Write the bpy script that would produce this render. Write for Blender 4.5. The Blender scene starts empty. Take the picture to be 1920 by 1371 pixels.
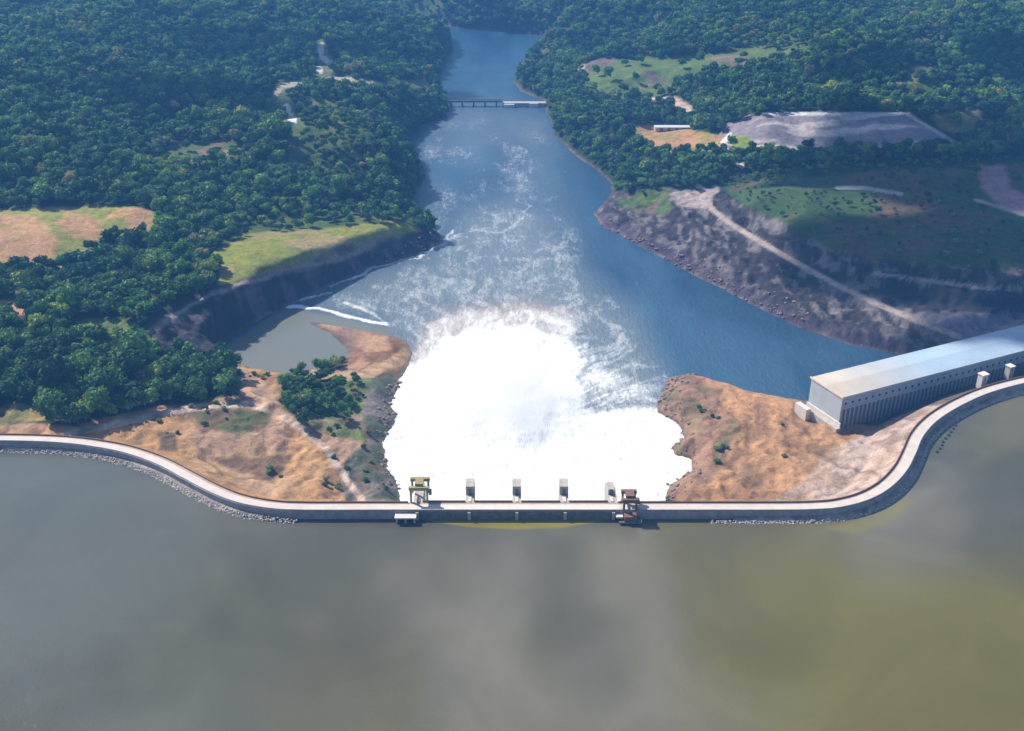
import bpy, bmesh, math, random
import numpy as np
from mathutils import Vector, Matrix

scene = bpy.context.scene
COL = scene.collection
rng = np.random.default_rng(7)
random.seed(7)
R = math.radians

# ------------------------------------------------------------------ camera, sky, sun, exposure
CAM_H, PITCH, FPX, CX, CY = 352.0, 26.7, 2059.0, 960.0, 685.5
cam_data = bpy.data.cameras.new('camera')
cam = bpy.data.objects.new('camera', cam_data)
COL.objects.link(cam)
cam.location = (0, 0, CAM_H)
cam.rotation_euler = (R(90 - PITCH), 0, 0)
cam_data.sensor_width = 36.0
cam_data.lens = 36.0 * FPX / 1920.0
cam_data.clip_start = 1.0
cam_data.clip_end = 20000.0
scene.camera = cam

SUN_EL, SUN_AZ = 41.0, -50.0            # azimuth from +Y towards +X
world = bpy.data.worlds.new('World')
scene.world = world
world.use_nodes = True
wn = world.node_tree
sky = wn.nodes.new('ShaderNodeTexSky')
sky.sky_type = 'NISHITA'
sky.sun_disc = False
sky.sun_elevation = R(SUN_EL)
sky.sun_rotation = R(SUN_AZ)
sky.altitude = 200
wn.links.new(sky.outputs[0], wn.nodes['Background'].inputs[0])
wn.nodes['Background'].inputs[1].default_value = 0.085

sun_data = bpy.data.lights.new('sun', 'SUN')
sun_data.energy = 4.8
sun_data.angle = R(0.5)
sun_data.color = (1.0, 0.93, 0.83)
sun = bpy.data.objects.new('sun', sun_data)
COL.objects.link(sun)
SUN_DIR = Vector((math.sin(R(SUN_AZ)) * math.cos(R(SUN_EL)), math.cos(R(SUN_AZ)) * math.cos(R(SUN_EL)), math.sin(R(SUN_EL))))
sun.rotation_euler = (-SUN_DIR).to_track_quat('-Z', 'Y').to_euler()
sun.location = SUN_DIR * 3000

scene.view_settings.view_transform = 'Standard'
scene.view_settings.look = 'None'
scene.view_settings.exposure = 0.55
scene.view_settings.gamma = 1.0
scene.view_settings.use_curve_mapping = False
scene.cycles.volume_bounces = 10
scene.cycles.max_bounces = 10
scene.cycles.diffuse_bounces = 3
scene.cycles.transparent_max_bounces = 8
scene.cycles.use_denoising = True

HAZE_DENSITY = 0.00015
HAZE_COLOR = (0.14, 0.44, 1.0, 1)

# ------------------------------------------------------------------ mapping between the ground and the survey sketch
cp, sp = math.cos(R(PITCH)), math.sin(R(PITCH))

def at(px, py, z=0.0):
    dx = (px - CX) / FPX
    u = (CY - py) / FPX
    d = Vector((dx, cp + u * sp, -sp + u * cp))
    t = (z - CAM_H) / d.z
    return Vector((d.x * t, d.y * t, z))

def to_px(x, y, z):
    dep = y * cp + (CAM_H - z) * sp
    v = y * sp - (CAM_H - z) * cp
    return CX + FPX * x / dep, CY - FPX * v / dep, dep

# ------------------------------------------------------------------ noise in numpy
_tab = rng.random((256, 256)).astype(np.float32)

def vnoise(x, y):
    xi = np.floor(x).astype(np.int64); yi = np.floor(y).astype(np.int64)
    fx = x - xi; fy = y - yi
    fx = fx * fx * (3 - 2 * fx); fy = fy * fy * (3 - 2 * fy)
    a = _tab[xi & 255, yi & 255]; b = _tab[(xi + 1) & 255, yi & 255]
    c = _tab[xi & 255, (yi + 1) & 255]; d = _tab[(xi + 1) & 255, (yi + 1) & 255]
    return (a * (1 - fx) + b * fx) * (1 - fy) + (c * (1 - fx) + d * fx) * fy

def fbm(x, y, scale, octs=4, seed=0.0, gain=0.5):
    s = 0; amp = 1; tot = 0; f = 1.0 / scale
    for k in range(octs):
        s = s + amp * (vnoise(x * f + 13.7 * k + seed * 5.3, y * f + 7.1 * k + seed * 9.7) * 2 - 1)
        tot += amp; amp *= gain; f *= 2.03
    return s / tot

def smooth(a, b, v):
    t = np.clip((v - a) / (b - a), 0, 1)
    return t * t * (3 - 2 * t)

def in_poly(px, py, poly):
    ins = np.zeros(px.shape, bool)
    n = len(poly)
    for i in range(n):
        x0, y0 = poly[i]; x1, y1 = poly[(i + 1) % n]
        if y0 == y1:
            continue
        c = ((y0 > py) != (y1 > py)) & (px < (x1 - x0) * (py - y0) / (y1 - y0) + x0)
        ins ^= c
    return ins

def seg_dist(px, py, pts, closed=False):
    d = np.full(px.shape, 1e18)
    n = len(pts)
    for i in range(n if closed else n - 1):
        x0, y0 = pts[i]; x1, y1 = pts[(i + 1) % n]
        vx, vy = x1 - x0, y1 - y0
        L = vx * vx + vy * vy + 1e-9
        t = np.clip(((px - x0) * vx + (py - y0) * vy) / L, 0, 1)
        q = (px - x0 - t * vx) ** 2 + (py - y0 - t * vy) ** 2
        np.minimum(d, q, out=d)
    return np.sqrt(d)

def poly_field(px, py, poly, soft):
    """1 inside, 0 outside, smooth over +-soft around the edge"""
    d = seg_dist(px, py, poly, True)
    s = np.where(in_poly(px, py, poly), d, -d)
    return smooth(-soft, soft, s)

def catmull(pts, n):
    out = []
    P = [pts[0]] + list(pts) + [pts[-1]]
    for i in range(1, len(P) - 2):
        p0, p1, p2, p3 = [Vector(q) for q in P[i - 1:i + 3]]
        for k in range(n):
            t = k / n
            out.append(0.5 * ((2 * p1) + (p2 - p0) * t + (2 * p0 - 5 * p1 + 4 * p2 - p3) * t * t + (3 * p1 - p0 - 3 * p2 + p3) * t ** 3))
    out.append(Vector(pts[-1]))
    return out

# ------------------------------------------------------------------ survey: dam axis, river outline, spot heights
CREST, LAKE = 26.0, 21.0
axis_px = [(0, 822), (60, 823), (120, 826), (180, 833), (240, 845), (300, 866), (350, 892), (400, 918), (450, 937), (510, 948),
           (570, 951), (700, 951), (850, 951), (1000, 951), (1150, 951), (1300, 951), (1450, 951), (1520, 950), (1570, 946), (1620, 933), (1660, 911), (1690, 880),
           (1707, 848), (1722, 815), (1750, 785), (1795, 757), (1850, 733), (1920, 714), (2010, 697)]
axis = [at(a, b, CREST).to_2d() for a, b in axis_px]
AX = [Vector((-1600, axis[0].y + 25)), Vector((-700, axis[0].y + 14))] + [Vector(p) for p in catmull(axis, 6)] + [Vector((axis[-1].x + 300, axis[-1].y + 90)), Vector((1700, axis[-1].y + 200))]
AXn = np.array([[p.x, p.y] for p in AX])
AXo = np.maximum.accumulate(AXn[:, 0] + np.arange(len(AXn)) * 1e-6)

river_px = [(752, 945), (752, 925), (742, 895), (728, 850), (722, 830), (738, 795), (738, 760), (752, 715), (765, 690), (772, 655), (764, 638), (735, 628), (690, 620),
            (645, 612), (580, 606), (618, 624), (648, 650), (648, 668), (615, 690), (585, 692), (530, 700), (470, 692), (430, 680), (405, 660), (440, 625), (505, 590), (545, 570),
            (620, 535), (700, 500), (800, 470), (832, 452), (815, 425), (790, 395), (775, 375), (785, 350), (800, 335), (790, 305), (765, 290), (762, 262), (790, 240), (838, 220),
            (842, 200), (832, 180), (822, 160), (828, 130), (850, 95), (845, 72), (800, 58), (740, 46), (640, 36), (500, 30), (500, 18), (700, 26), (790, 40), (850, 52), (930, 60), (1036, 68),
            (1032, 92), (990, 112), (962, 150), (975, 170), (1020, 188), (1028, 215), (1040, 255), (1075, 290), (1120, 320), (1150, 345), (1150, 362), (1112, 400), (1130, 425), (1200, 462), (1300, 515), (1400, 565),
            (1500, 615), (1600, 645), (1700, 668), (1790, 678), (1980, 668), (2100, 720), (1700, 790), (1560, 778), (1520, 752), (1470, 748), (1400, 735), (1330, 712), (1290, 700), (1255, 708), (1240, 740), (1238, 775),
            (1272, 795), (1285, 822), (1255, 838), (1262, 855), (1295, 862), (1290, 885), (1250, 915), (1240, 945)]
river = [tuple(at(a, b, 0).to_2d()) for a, b in river_px]

heights = [
 (0,600,26),(0,700,24),(100,640,26),(200,600,28),(300,600,28),(400,540,30),(480,500,31),(560,492,28),(650,455,24),(740,420,20),(800,440,12),(822,452,5),
 (0,560,27),(0,450,38),(100,430,38),(250,400,38),(300,430,32),(0,520,24),(130,500,22),(190,460,24),(0,380,36),(150,370,36),(300,370,32),(450,400,30),(600,400,26),(700,400,20),(770,385,8),
 (600,240,58),(650,260,54),(720,265,46),(775,315,12),(500,250,52),(450,330,36),(600,330,36),(700,345,24),(350,290,42),(200,330,42),(100,300,50),(0,300,55),
 (250,150,76),(400,150,78),(520,155,70),(300,255,40),(400,262,38),(500,235,42),(750,150,35),(700,160,45),(800,170,24),(650,190,42),(740,220,25),(795,215,10),
 (400,40,70),(500,38,74),(600,50,68),(750,65,48),(820,85,26),(350,140,44),(500,145,42),(650,140,38),(780,130,16),
 (0,200,70),(100,120,85),(200,100,85),(0,50,84),(200,30,76),(400,5,66),(600,5,50),(700,25,30),(0,120,75),
 (850,30,25),(1000,40,25),(1100,20,50),(900,0,50),
 (1060,100,22),(1000,140,20),(980,160,12),(1040,180,16),(1100,130,35),(1250,120,45),(1400,100,50),(1300,60,60),(1200,80,40),(1150,50,46),(1150,98,30),
 (1150,165,30),(1250,170,32),(1230,205,26),(1100,210,26),(1060,230,16),(1150,245,24),(1300,250,26),(1350,270,26),(1200,300,18),(1120,290,10),(1170,340,13),(1300,320,22),(1400,310,24),
 (1560,100,68),(1650,115,68),(1740,150,60),(1500,190,38),(1650,200,40),(1740,202,42),(1420,215,50),(1560,212,52),(1700,212,54),(1380,280,28),(1600,282,28),(1800,282,30),
 (1450,140,50),(1400,190,42),(1920,60,85),(1800,80,76),(1600,30,66),(1500,50,62),(1900,160,62),(1800,230,48),(1900,280,50),(1700,0,75),(1400,10,62),(1200,0,55),
 (1500,330,28),(1700,330,32),(1900,330,42),(1420,390,29),(1600,400,32),(1600,455,30),(1750,430,34),(1750,475,33),(1900,470,34),(1900,400,40),(1480,425,29),
 (1340,370,17),(1400,430,16),(1500,495,15),(1600,545,14),(1700,590,13),(1800,622,12),(1900,612,12),(1640,500,26),(1750,520,27),(1900,540,27),(1700,566,14),(1900,578,13),
 (1160,400,9),(1240,372,15),(1300,380,17),(1200,436,9),(1300,470,12),(1400,520,12),(1500,568,12),(1600,612,11),
 (100,800,24),(0,780,24),(200,780,20),(300,760,17),(440,740,11),(440,700,6),(500,720,6),(550,740,8),(600,760,9),(650,720,8),(700,760,7),(720,850,6),(720,900,8),(600,850,10),(500,820,12),
 (400,800,15),(430,868,9),(520,888,9),(560,920,14),(650,920,9),(300,700,16),(200,740,20),(370,680,9),(100,740,22),(700,640,2),(740,650,3),(640,625,1.5),(720,690,4),(760,640,2),
 (1270,720,6),(1300,740,8),(1400,760,9),(1500,780,8),(1600,800,8),(1300,850,9),(1400,850,10),(1500,860,13),(1300,920,10),(1400,920,12),(1550,900,16),(1620,850,14),(1640,812,9),(1700,765,8),(1800,720,8),(1500,735,5),(1600,720,6),
 (2050,700,12),(2200,650,16),(2150,560,14),(2100,400,40),(2100,200,70),(-150,780,26),(-200,600,30),(-200,400,45),(-200,200,75),(2300,0,100),(-300,0,100)]
hp = np.array([[*at(a, b, z).to_2d(), z] for a, b, z in heights])
extra = np.array([[-2500, 2600, 110], [0, 2900, 60], [2500, 2600, 110], [-3500, 5200, 150], [0, 5200, 140], [3500, 5200, 150], [-900, 380, 20], [900, 380, 20], [-400, 2500, 55], [500, 2600, 65]], float)
hp = np.vstack([hp, extra])
for i in range(len(heights)):
    for j in range(i):
        dd_ = math.hypot(hp[i, 0] - hp[j, 0], hp[i, 1] - hp[j, 1]); dz_ = abs(hp[i, 2] - hp[j, 2])
        if dz_ > 0.75 * dd_: print('STEEP', heights[i], heights[j], round(dd_), round(dz_))

def uv(x, y):
    return x / (y + 60) * 2.6, np.log(y + 60) * 2.2

hu, hv = uv(hp[:, 0], hp[:, 1])
D = np.hypot(hu[:, None] - hu[None], hv[:, None] - hv[None])
n_h = len(hp)
A = np.zeros((n_h + 3, n_h + 3))
A[:n_h, :n_h] = -D + 0.010 * np.eye(n_h) * -1
A[:n_h, n_h] = 1; A[:n_h, n_h + 1] = hu; A[:n_h, n_h + 2] = hv
A[n_h:, :n_h] = A[:n_h, n_h:].T
W = np.linalg.solve(A, np.concatenate([hp[:, 2], [0, 0, 0]]))

def base_height(x, y):
    u, v = uv(x, np.maximum(y, 250))
    h = W[n_h] + W[n_h + 1] * u + W[n_h + 2] * v
    for k in range(n_h):
        h = h - W[k] * np.sqrt((u - hu[k]) ** 2 + (v - hv[k]) ** 2)
    return h

# regions whose surface is rock or steep bank (sketch coordinates), used for roughness of relief and slope of the shore
cliff_left = [(255, 640), (270, 612), (400, 540), (560, 500), (640, 490), (700, 462), (790, 430), (850, 445), (840, 475), (700, 520), (600, 552), (520, 600), (400, 680)]
rock_right = [(1100, 400), (1150, 362), (1260, 352), (1345, 352), (1420, 398), (1500, 432), (1560, 470), (1640, 488), (1800, 500), (1990, 500), (1990, 640), (1760, 670), (1600, 660), (1400, 580), (1200, 470)]

ROAD_RIGHT = [(1345, 356), (1326, 368), (1332, 390), (1370, 420), (1420, 450), (1500, 497), (1560, 530), (1640, 568), (1710, 598), (1800, 632)]

def height(x, y):
    x = np.asarray(x, float); y = np.asarray(y, float)
    h = base_height(x, y)
    far = smooth(600, 1400, y)
    h = h + fbm(x, y, 130, 3, 1) * (1.0 + 10 * far) + fbm(x, y, 34, 3, 2) * (0.7 + 2.2 * far)
    rdg = 1 - np.abs(fbm(x + 20 * fbm(x, y, 60, 2, 15), y, 210, 3, 14)) * 2.4
    h = h + smooth(650, 1300, y) * (rdg * 16 - 4) * smooth(6, 40, h)
    h = np.maximum(h, 1.2)
    px, py, _ = to_px(x, y, h)
    rk = np.maximum(poly_field(px, py, cliff_left, 14), poly_field(px, py, rock_right, 14))
    hs = h + fbm(x, y, 26, 3, 53) * 1.6
    lv = 8.0; fr_ = hs / lv - np.floor(hs / lv)
    terr = np.floor(hs / lv) * lv + lv * smooth(0.52, 0.98, fr_) + 1.2 * fr_
    road_d = seg_dist(px, py, ROAD_RIGHT)
    rk = rk * (0.06 + 0.94 * smooth(7, 13, road_d))
    h = h + (x > 0) * rk * 0.9 * (terr - h)
    rg = 1 - np.abs(fbm(x + 6 * fbm(x, y, 15, 2, 5), y, 13, 3, 3))
    h = h + rk * ((rg - 0.75) * np.where(x < 0, 2.6, 4.2) + fbm(x, y, 5, 2, 4) * 1.6)
    earth = 1 - smooth(690, 740, y)
    gx = x + 5 * fbm(x, y, 14, 2, 16); gy = y + 5 * fbm(x, y, 14, 2, 17)
    gul = 1 - np.abs(fbm(gx, gy * 0.6, 17, 4, 6)) * 2.2
    h = h + earth * smooth(3, 9, h) * (fbm(x, y, 38, 3, 18) * 3.2 + (gul - 0.5) * 2.4 + fbm(x, y, 3.5, 2, 19) * 0.35)
    # river bed
    sx = x + fbm(x, y, 22, 3, 8) * 3.5; sy = y + fbm(x, y, 22, 3, 9) * 3.5
    d = seg_dist(sx, sy, river, True)
    ins = in_poly(sx, sy, river)
    sd = np.where(ins, -d, d)
    wid = 16 + 14 * far - 6 * rk
    up = 0.25 + (np.maximum(h, 1.2) - 0.25) * smooth(-1, wid, sd) ** 0.8
    h = np.where(sd > 0, np.minimum(h, up), -0.3 - np.minimum(d, 12) * 0.4)
    # dam embankment and the bed of the reservoir
    da = seg_dist(x, y, [tuple(p) for p in AXn])
    ya = np.interp(x, AXo, AXn[:, 1])
    upst = y < ya
    bay = (x > SPX0 - 2) & (x < SPX1 + 2)
    emb = CREST - 0.7 - np.maximum(da - 4.0, 0) * 0.56 + 0.55 * np.sin(np.clip(da - 4, 0, 60) * 0.62)
    slope_on = np.where(x < SPX0, smooth(10, 40, SPX0 - x), smooth(10, 60, x - SPX1))
    steep = CREST - 0.7 - np.maximum(da - 3.0, 0) * 2.2
    emb = steep + (emb - steep) * slope_on
    down = np.where(bay, h, np.maximum(h, emb))
    down = np.where(da < 3.0, np.minimum(down, CREST - 0.7), down)
    k = smooth(3.0, 9.0, da)
    cap = CREST - 1.4 + (np.maximum(da - 3.5, 0)) * 1.2
    down = np.minimum(down, cap)
    ups = CREST - 3.2 - np.maximum(da - 4.5, 0) * 0.62
    ups = np.where((x > SPX0 - 75) & (x < SPX1 + 60) & (da > 2.5), 8.0, np.maximum(ups, 8.0))
    h = np.where(upst, ups, down)
    return h

SPX0 = at(764, 951, CREST).x
SPX1 = at(1160, 951, CREST).x

# ------------------------------------------------------------------ materials
def new_mat(name):
    m = bpy.data.materials.new(name)
    m.use_nodes = True
    nt = m.node_tree
    b = nt.nodes['Principled BSDF']
    return m, nt, b

def N(nt, t, **kw):
    n = nt.nodes.new(t)
    for k, v in kw.items():
        setattr(n, k, v)
    return n

def noise_node(nt, scale, detail=4, rough=0.55, dist=0.0, vec=None):
    n = N(nt, 'ShaderNodeTexNoise')
    n.inputs['Scale'].default_value = scale
    n.inputs['Detail'].default_value = detail
    n.inputs['Roughness'].default_value = rough
    n.inputs['Distortion'].default_value = dist
    if vec is not None:
        nt.links.new(vec, n.inputs['Vector'])
    return n

def math_node(nt, op, a, b=None, clamp=False):
    n = N(nt, 'ShaderNodeMath', operation=op, use_clamp=clamp)
    for i, v in enumerate((a, b)):
        if v is None:
            continue
        if isinstance(v, (int, float)):
            n.inputs[i].default_value = v
        else:
            nt.links.new(v, n.inputs[i])
    return n.outputs[0]

def ramp(nt, fac, stops):
    r = N(nt, 'ShaderNodeValToRGB')
    el = r.color_ramp.elements
    while len(el) < len(stops):
        el.new(0.5)
    for e, (p, c) in zip(el, stops):
        e.position = p
        e.color = (c[0], c[1], c[2], 1) if isinstance(c, (tuple, list)) else (c, c, c, 1)
    nt.links.new(fac, r.inputs[0])
    return r.outputs[0]

def mixcol(nt, fac, a, b, mode='MIX'):
    m = N(nt, 'ShaderNodeMix', data_type='RGBA', blend_type=mode)
    for s, v in ((0, fac), (6, a), (7, b)):
        if isinstance(v, (int, float)):
            m.inputs[s].default_value = v
        elif isinstance(v, (tuple, list)):
            m.inputs[s].default_value = (v[0], v[1], v[2], 1)
        else:
            nt.links.new(v, m.inputs[s])
    return m.outputs[2]

def simple_mat(name, col, rough=0.8, var=0.15, scale=0.4, bump=0.0, metal=0.0):
    m, nt, b = new_mat(name)
    tc = N(nt, 'ShaderNodeTexCoord')
    n = noise_node(nt, scale, 5, 0.6, 0.2, tc.outputs['Object'])
    f = ramp(nt, n.outputs[0], [(0.3, 1 - var), (0.7, 1 + var)])
    c = mixcol(nt, 1.0, col, f, 'MULTIPLY')
    nt.links.new(c, b.inputs['Base Color'])
    b.inputs['Roughness'].default_value = rough
    b.inputs['Metallic'].default_value = metal
    if bump:
        bn = N(nt, 'ShaderNodeBump')
        bn.inputs['Distance'].default_value = bump
        n2 = noise_node(nt, scale * 4, 4, 0.6, 0, tc.outputs['Object'])
        nt.links.new(n2.outputs[0], bn.inputs['Height'])
        nt.links.new(bn.outputs[0], b.inputs['Normal'])
    return m

M_CONC = simple_mat('concrete', (0.44, 0.40, 0.36), 0.85, 0.18, 0.35, 0.03)
M_CONC_LIGHT = simple_mat('pale_concrete', (0.66, 0.60, 0.55), 0.8, 0.08, 0.3)
M_ROAD = simple_mat('crest_paving', (0.62, 0.54, 0.49), 0.85, 0.10, 0.15)
M_TAN = simple_mat('tan_walkway', (0.42, 0.32, 0.24), 0.9, 0.15, 0.3)
M_WINGWALL = simple_mat('wing_wall_concrete', (0.34, 0.30, 0.29), 0.85, 0.25, 0.3, 0.05)
M_DARKCONC = simple_mat('dark_concrete', (0.16, 0.155, 0.15), 0.7, 0.35, 0.5, 0.05)  # darker tone for the upstream wall, lower hall and trash-rack platform
M_BROWN = simple_mat('brown_rail', (0.20, 0.12, 0.07), 0.7, 0.1)
M_YELLOW = simple_mat('yellow_paint', (0.33, 0.26, 0.09), 0.5, 0.15)
M_RUST = simple_mat('rust_red_paint', (0.20, 0.105, 0.07), 0.6, 0.3, 0.8)
M_STEEL = simple_mat('gate_steel', (0.16, 0.15, 0.15), 0.5, 0.2, 0.5, 0, 0.3)
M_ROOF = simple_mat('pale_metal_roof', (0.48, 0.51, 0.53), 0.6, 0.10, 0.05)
M_ROOFEND = simple_mat('roof_trim', (0.80, 0.68, 0.56), 0.6, 0.08, 0.2)
M_WALLBLUE = simple_mat('grey_blue_cladding', (0.30, 0.37, 0.46), 0.6, 0.10, 0.15)
M_ENDWALL = simple_mat('pale_end_cladding', (0.42, 0.47, 0.50), 0.6, 0.08, 0.15)
M_GLASS = simple_mat('dark_window', (0.03, 0.045, 0.07), 0.2, 0.1)
M_RIPRAP = simple_mat('riprap_rock', (0.50, 0.45, 0.40), 0.95, 0.2, 0.6, 0.1)
M_WHITE = simple_mat('white_roofing', (0.75, 0.75, 0.73), 0.6, 0.05)
M_BRIDGE = simple_mat('bridge_concrete', (0.20, 0.19, 0.20), 0.8, 0.15)
M_BARK = simple_mat('bark', (0.12, 0.09, 0.06), 0.9, 0.3, 2.0)

def terrain_mat():
    m, nt, b = new_mat('ground_cover')
    tc = N(nt, 'ShaderNodeTexCoord')
    a = N(nt, 'ShaderNodeVertexColor', layer_name='Col')
    n1 = noise_node(nt, 0.02, 5, 0.6, 0.4, tc.outputs['Object'])
    n2 = noise_node(nt, 0.16, 6, 0.65, 0.6, tc.outputs['Object'])
    n3 = noise_node(nt, 0.9, 4, 0.7, 0.2, tc.outputs['Object'])
    f1 = ramp(nt, n1.outputs[0], [(0.3, (0.80, 0.82, 0.84)), (0.7, (1.15, 1.12, 1.08))])
    f2 = ramp(nt, n2.outputs[0], [(0.3, (0.62, 0.63, 0.66)), (0.52, (1.0, 1.0, 1.0)), (0.75, (1.35, 1.27, 1.18))])
    f3 = ramp(nt, n3.outputs[0], [(0.3, 0.75), (0.7, 1.25)])
    c = mixcol(nt, 1.0, a.outputs[0], f1, 'MULTIPLY')
    c = mixcol(nt, 1.0, c, f2, 'MULTIPLY')
    c = mixcol(nt, 1.0, c, f3, 'MULTIPLY')
    nt.links.new(c, b.inputs['Base Color'])
    b.inputs['Roughness'].default_value = 0.95
    b.inputs['Specular IOR Level'].default_value = 0.1
    bn = N(nt, 'ShaderNodeBump')
    bn.inputs['Distance'].default_value = 1.6
    bn.inputs['Strength'].default_value = 0.8
    s = math_node(nt, 'ADD', n2.outputs[0], math_node(nt, 'MULTIPLY', n3.outputs[0], 0.35))
    nt.links.new(s, bn.inputs['Height'])
    nt.links.new(bn.outputs[0], b.inputs['Normal'])
    return m

M_GROUND = terrain_mat()

def foliage_mat(name, stops):
    m, nt, b = new_mat(name)
    oi = N(nt, 'ShaderNodeObjectInfo')
    tc = N(nt, 'ShaderNodeTexCoord')
    geo = N(nt, 'ShaderNodeNewGeometry')
    c = ramp(nt, oi.outputs['Random'], stops)
    n = noise_node(nt, 0.35, 3, 0.6, 0, geo.outputs['Position'])
    big = noise_node(nt, 0.012, 3, 0.6, 0, geo.outputs['Position'])
    f = ramp(nt, n.outputs[0], [(0.3, 0.6), (0.7, 1.5)])
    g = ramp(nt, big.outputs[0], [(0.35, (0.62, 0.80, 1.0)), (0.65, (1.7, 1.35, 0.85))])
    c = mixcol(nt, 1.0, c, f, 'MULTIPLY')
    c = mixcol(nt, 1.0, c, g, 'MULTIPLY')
    nt.links.new(c, b.inputs['Base Color'])
    b.inputs['Roughness'].default_value = 0.7
    b.inputs['Specular IOR Level'].default_value = 0.25
    tr = N(nt, 'ShaderNodeBsdfTranslucent')
    nt.links.new(c, tr.inputs[0])
    mx = N(nt, 'ShaderNodeMixShader')
    mx.inputs[0].default_value = 0.22
    nt.links.new(b.outputs[0], mx.inputs[1]); nt.links.new(tr.outputs[0], mx.inputs[2])
    nt.links.new(mx.outputs[0], nt.nodes['Material Output'].inputs[0])
    return m

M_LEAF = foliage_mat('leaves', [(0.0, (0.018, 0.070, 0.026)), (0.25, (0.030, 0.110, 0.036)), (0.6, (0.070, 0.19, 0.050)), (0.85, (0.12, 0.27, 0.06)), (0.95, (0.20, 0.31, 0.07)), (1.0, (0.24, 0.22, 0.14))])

def river_mat():
    m, nt, b = new_mat('river_water')
    tc = N(nt, 'ShaderNodeTexCoord')
    a = N(nt, 'ShaderNodeVertexColor', layer_name='Foam')
    sep = N(nt, 'ShaderNodeSeparateColor')
    nt.links.new(a.outputs[0], sep.inputs[0])
    mp = N(nt, 'ShaderNodeMapping')
    mp.inputs['Scale'].default_value = (1.0, 0.36, 1.0)
    nt.links.new(tc.outputs['Object'], mp.inputs[0])
    n1 = noise_node(nt, 0.05, 9, 0.75, 0.9, mp.outputs[0])
    n2 = noise_node(nt, 0.28, 7, 0.75, 0.6, mp.outputs[0])
    n5 = noise_node(nt, 1.1, 5, 0.75, 0.3, mp.outputs[0])
    nn = math_node(nt, 'ADD', math_node(nt, 'MULTIPLY', n1.outputs[0], 0.42), math_node(nt, 'ADD', math_node(nt, 'MULTIPLY', n2.outputs[0], 0.34), math_node(nt, 'MULTIPLY', n5.outputs[0], 0.24)))
    # foam where density exceeds a noisy threshold
    t = math_node(nt, 'SUBTRACT', math_node(nt, 'MULTIPLY', sep.outputs[0], 1.25), math_node(nt, 'MULTIPLY', math_node(nt, 'SUBTRACT', nn, 0.5), -3.2))
    foam = ramp(nt, math_node(nt, 'SUBTRACT', t, 0.45), [(0.0, 0.0), (0.35, 0.35), (0.7, 1.0)])
    big = noise_node(nt, 0.012, 4, 0.6, 1.0, mp.outputs[0])
    deep = ramp(nt, big.outputs[0], [(0.3, (0.018, 0.062, 0.125)), (0.7, (0.045, 0.120, 0.205))])
    c = mixcol(nt, sep.outputs[1], deep, (0.18, 0.225, 0.25))
    c = mixcol(nt, sep.outputs[2], c, (0.17, 0.18, 0.15))
    wv = N(nt, 'ShaderNodeVertexColor', layer_name='Mud')
    c = mixcol(nt, wv.outputs[0], c, (0.50, 0.38, 0.31))
    fm = N(nt, 'ShaderNodeMath', operation='MULTIPLY'); nt.links.new(foam, fm.inputs[0]); nt.links.new(ramp(nt, sep.outputs[0], [(0.0, 0.0), (0.08, 0.35), (0.5, 1.0)]), fm.inputs[1])
    c = mixcol(nt, fm.outputs[0], c, (0.86, 0.87, 0.87))
    nt.links.new(c, b.inputs['Base Color'])
    r = N(nt, 'ShaderNodeMapRange')
    nt.links.new(fm.outputs[0], r.inputs[0])
    r.inputs[3].default_value = 0.16; r.inputs[4].default_value = 0.8
    nt.links.new(r.outputs[0], b.inputs['Roughness'])
    b.inputs['IOR'].default_value = 1.33
    bn = N(nt, 'ShaderNodeBump')
    bn.inputs['Distance'].default_value = 1.2
    rough_amt = math_node(nt, 'SUBTRACT', 1.0, math_node(nt, 'MULTIPLY', sep.outputs[2], 0.9))
    nt.links.new(math_node(nt, 'MULTIPLY', rough_amt, 0.9), bn.inputs['Strength'])
    n4 = noise_node(nt, 0.5, 5, 0.65, 0.6, mp.outputs[0])
    nt.links.new(math_node(nt, 'ADD', n2.outputs[0], math_node(nt, 'MULTIPLY', n4.outputs[0], 0.5)), bn.inputs['Height'])
    nt.links.new(bn.outputs[0], b.inputs['Normal'])
    return m

def lake_mat():
    m, nt, b = new_mat('reservoir_water')
    tc = N(nt, 'ShaderNodeTexCoord')
    a = N(nt, 'ShaderNodeVertexColor', layer_name='SiltReflect')
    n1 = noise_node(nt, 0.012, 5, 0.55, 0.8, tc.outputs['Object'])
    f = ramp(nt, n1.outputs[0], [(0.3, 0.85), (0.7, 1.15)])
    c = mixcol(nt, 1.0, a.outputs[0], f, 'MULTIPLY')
    nt.links.new(c, b.inputs['Base Color'])
    b.inputs['Roughness'].default_value = 0.10
    b.inputs['Specular IOR Level'].default_value = 0.65
    b.inputs['IOR'].default_value = 1.33
    bn = N(nt, 'ShaderNodeBump')
    bn.inputs['Distance'].default_value = 0.2
    bn.inputs['Strength'].default_value = 0.6
    n4 = noise_node(nt, 0.7, 4, 0.6, 0.4, tc.outputs['Object'])
    nt.links.new(n4.outputs[0], bn.inputs['Height'])
    nt.links.new(bn.outputs[0], b.inputs['Normal'])
    return m

# ------------------------------------------------------------------ object helpers
def tag(o, label=None, cat=None, group=None, kind=None):
    if label: o['label'] = label
    if cat: o['category'] = cat
    if group: o['group'] = group
    if kind: o['kind'] = kind
    return o

def empty(name, loc, label, cat, group=None, rz=0.0):
    o = bpy.data.objects.new(name, None)
    o.empty_display_size = 2
    COL.objects.link(o)
    o.location = loc; o.rotation_euler = (0, 0, rz)
    return tag(o, label, cat, group)

def mesh_obj(name, me, parent=None, loc=None, rz=None):
    o = bpy.data.objects.new(name, me)
    COL.objects.link(o)
    if parent is not None:
        o.parent = parent
    if loc is not None:
        o.location = loc
    if rz is not None:
        o.rotation_euler = (0, 0, rz)
    return o

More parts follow.
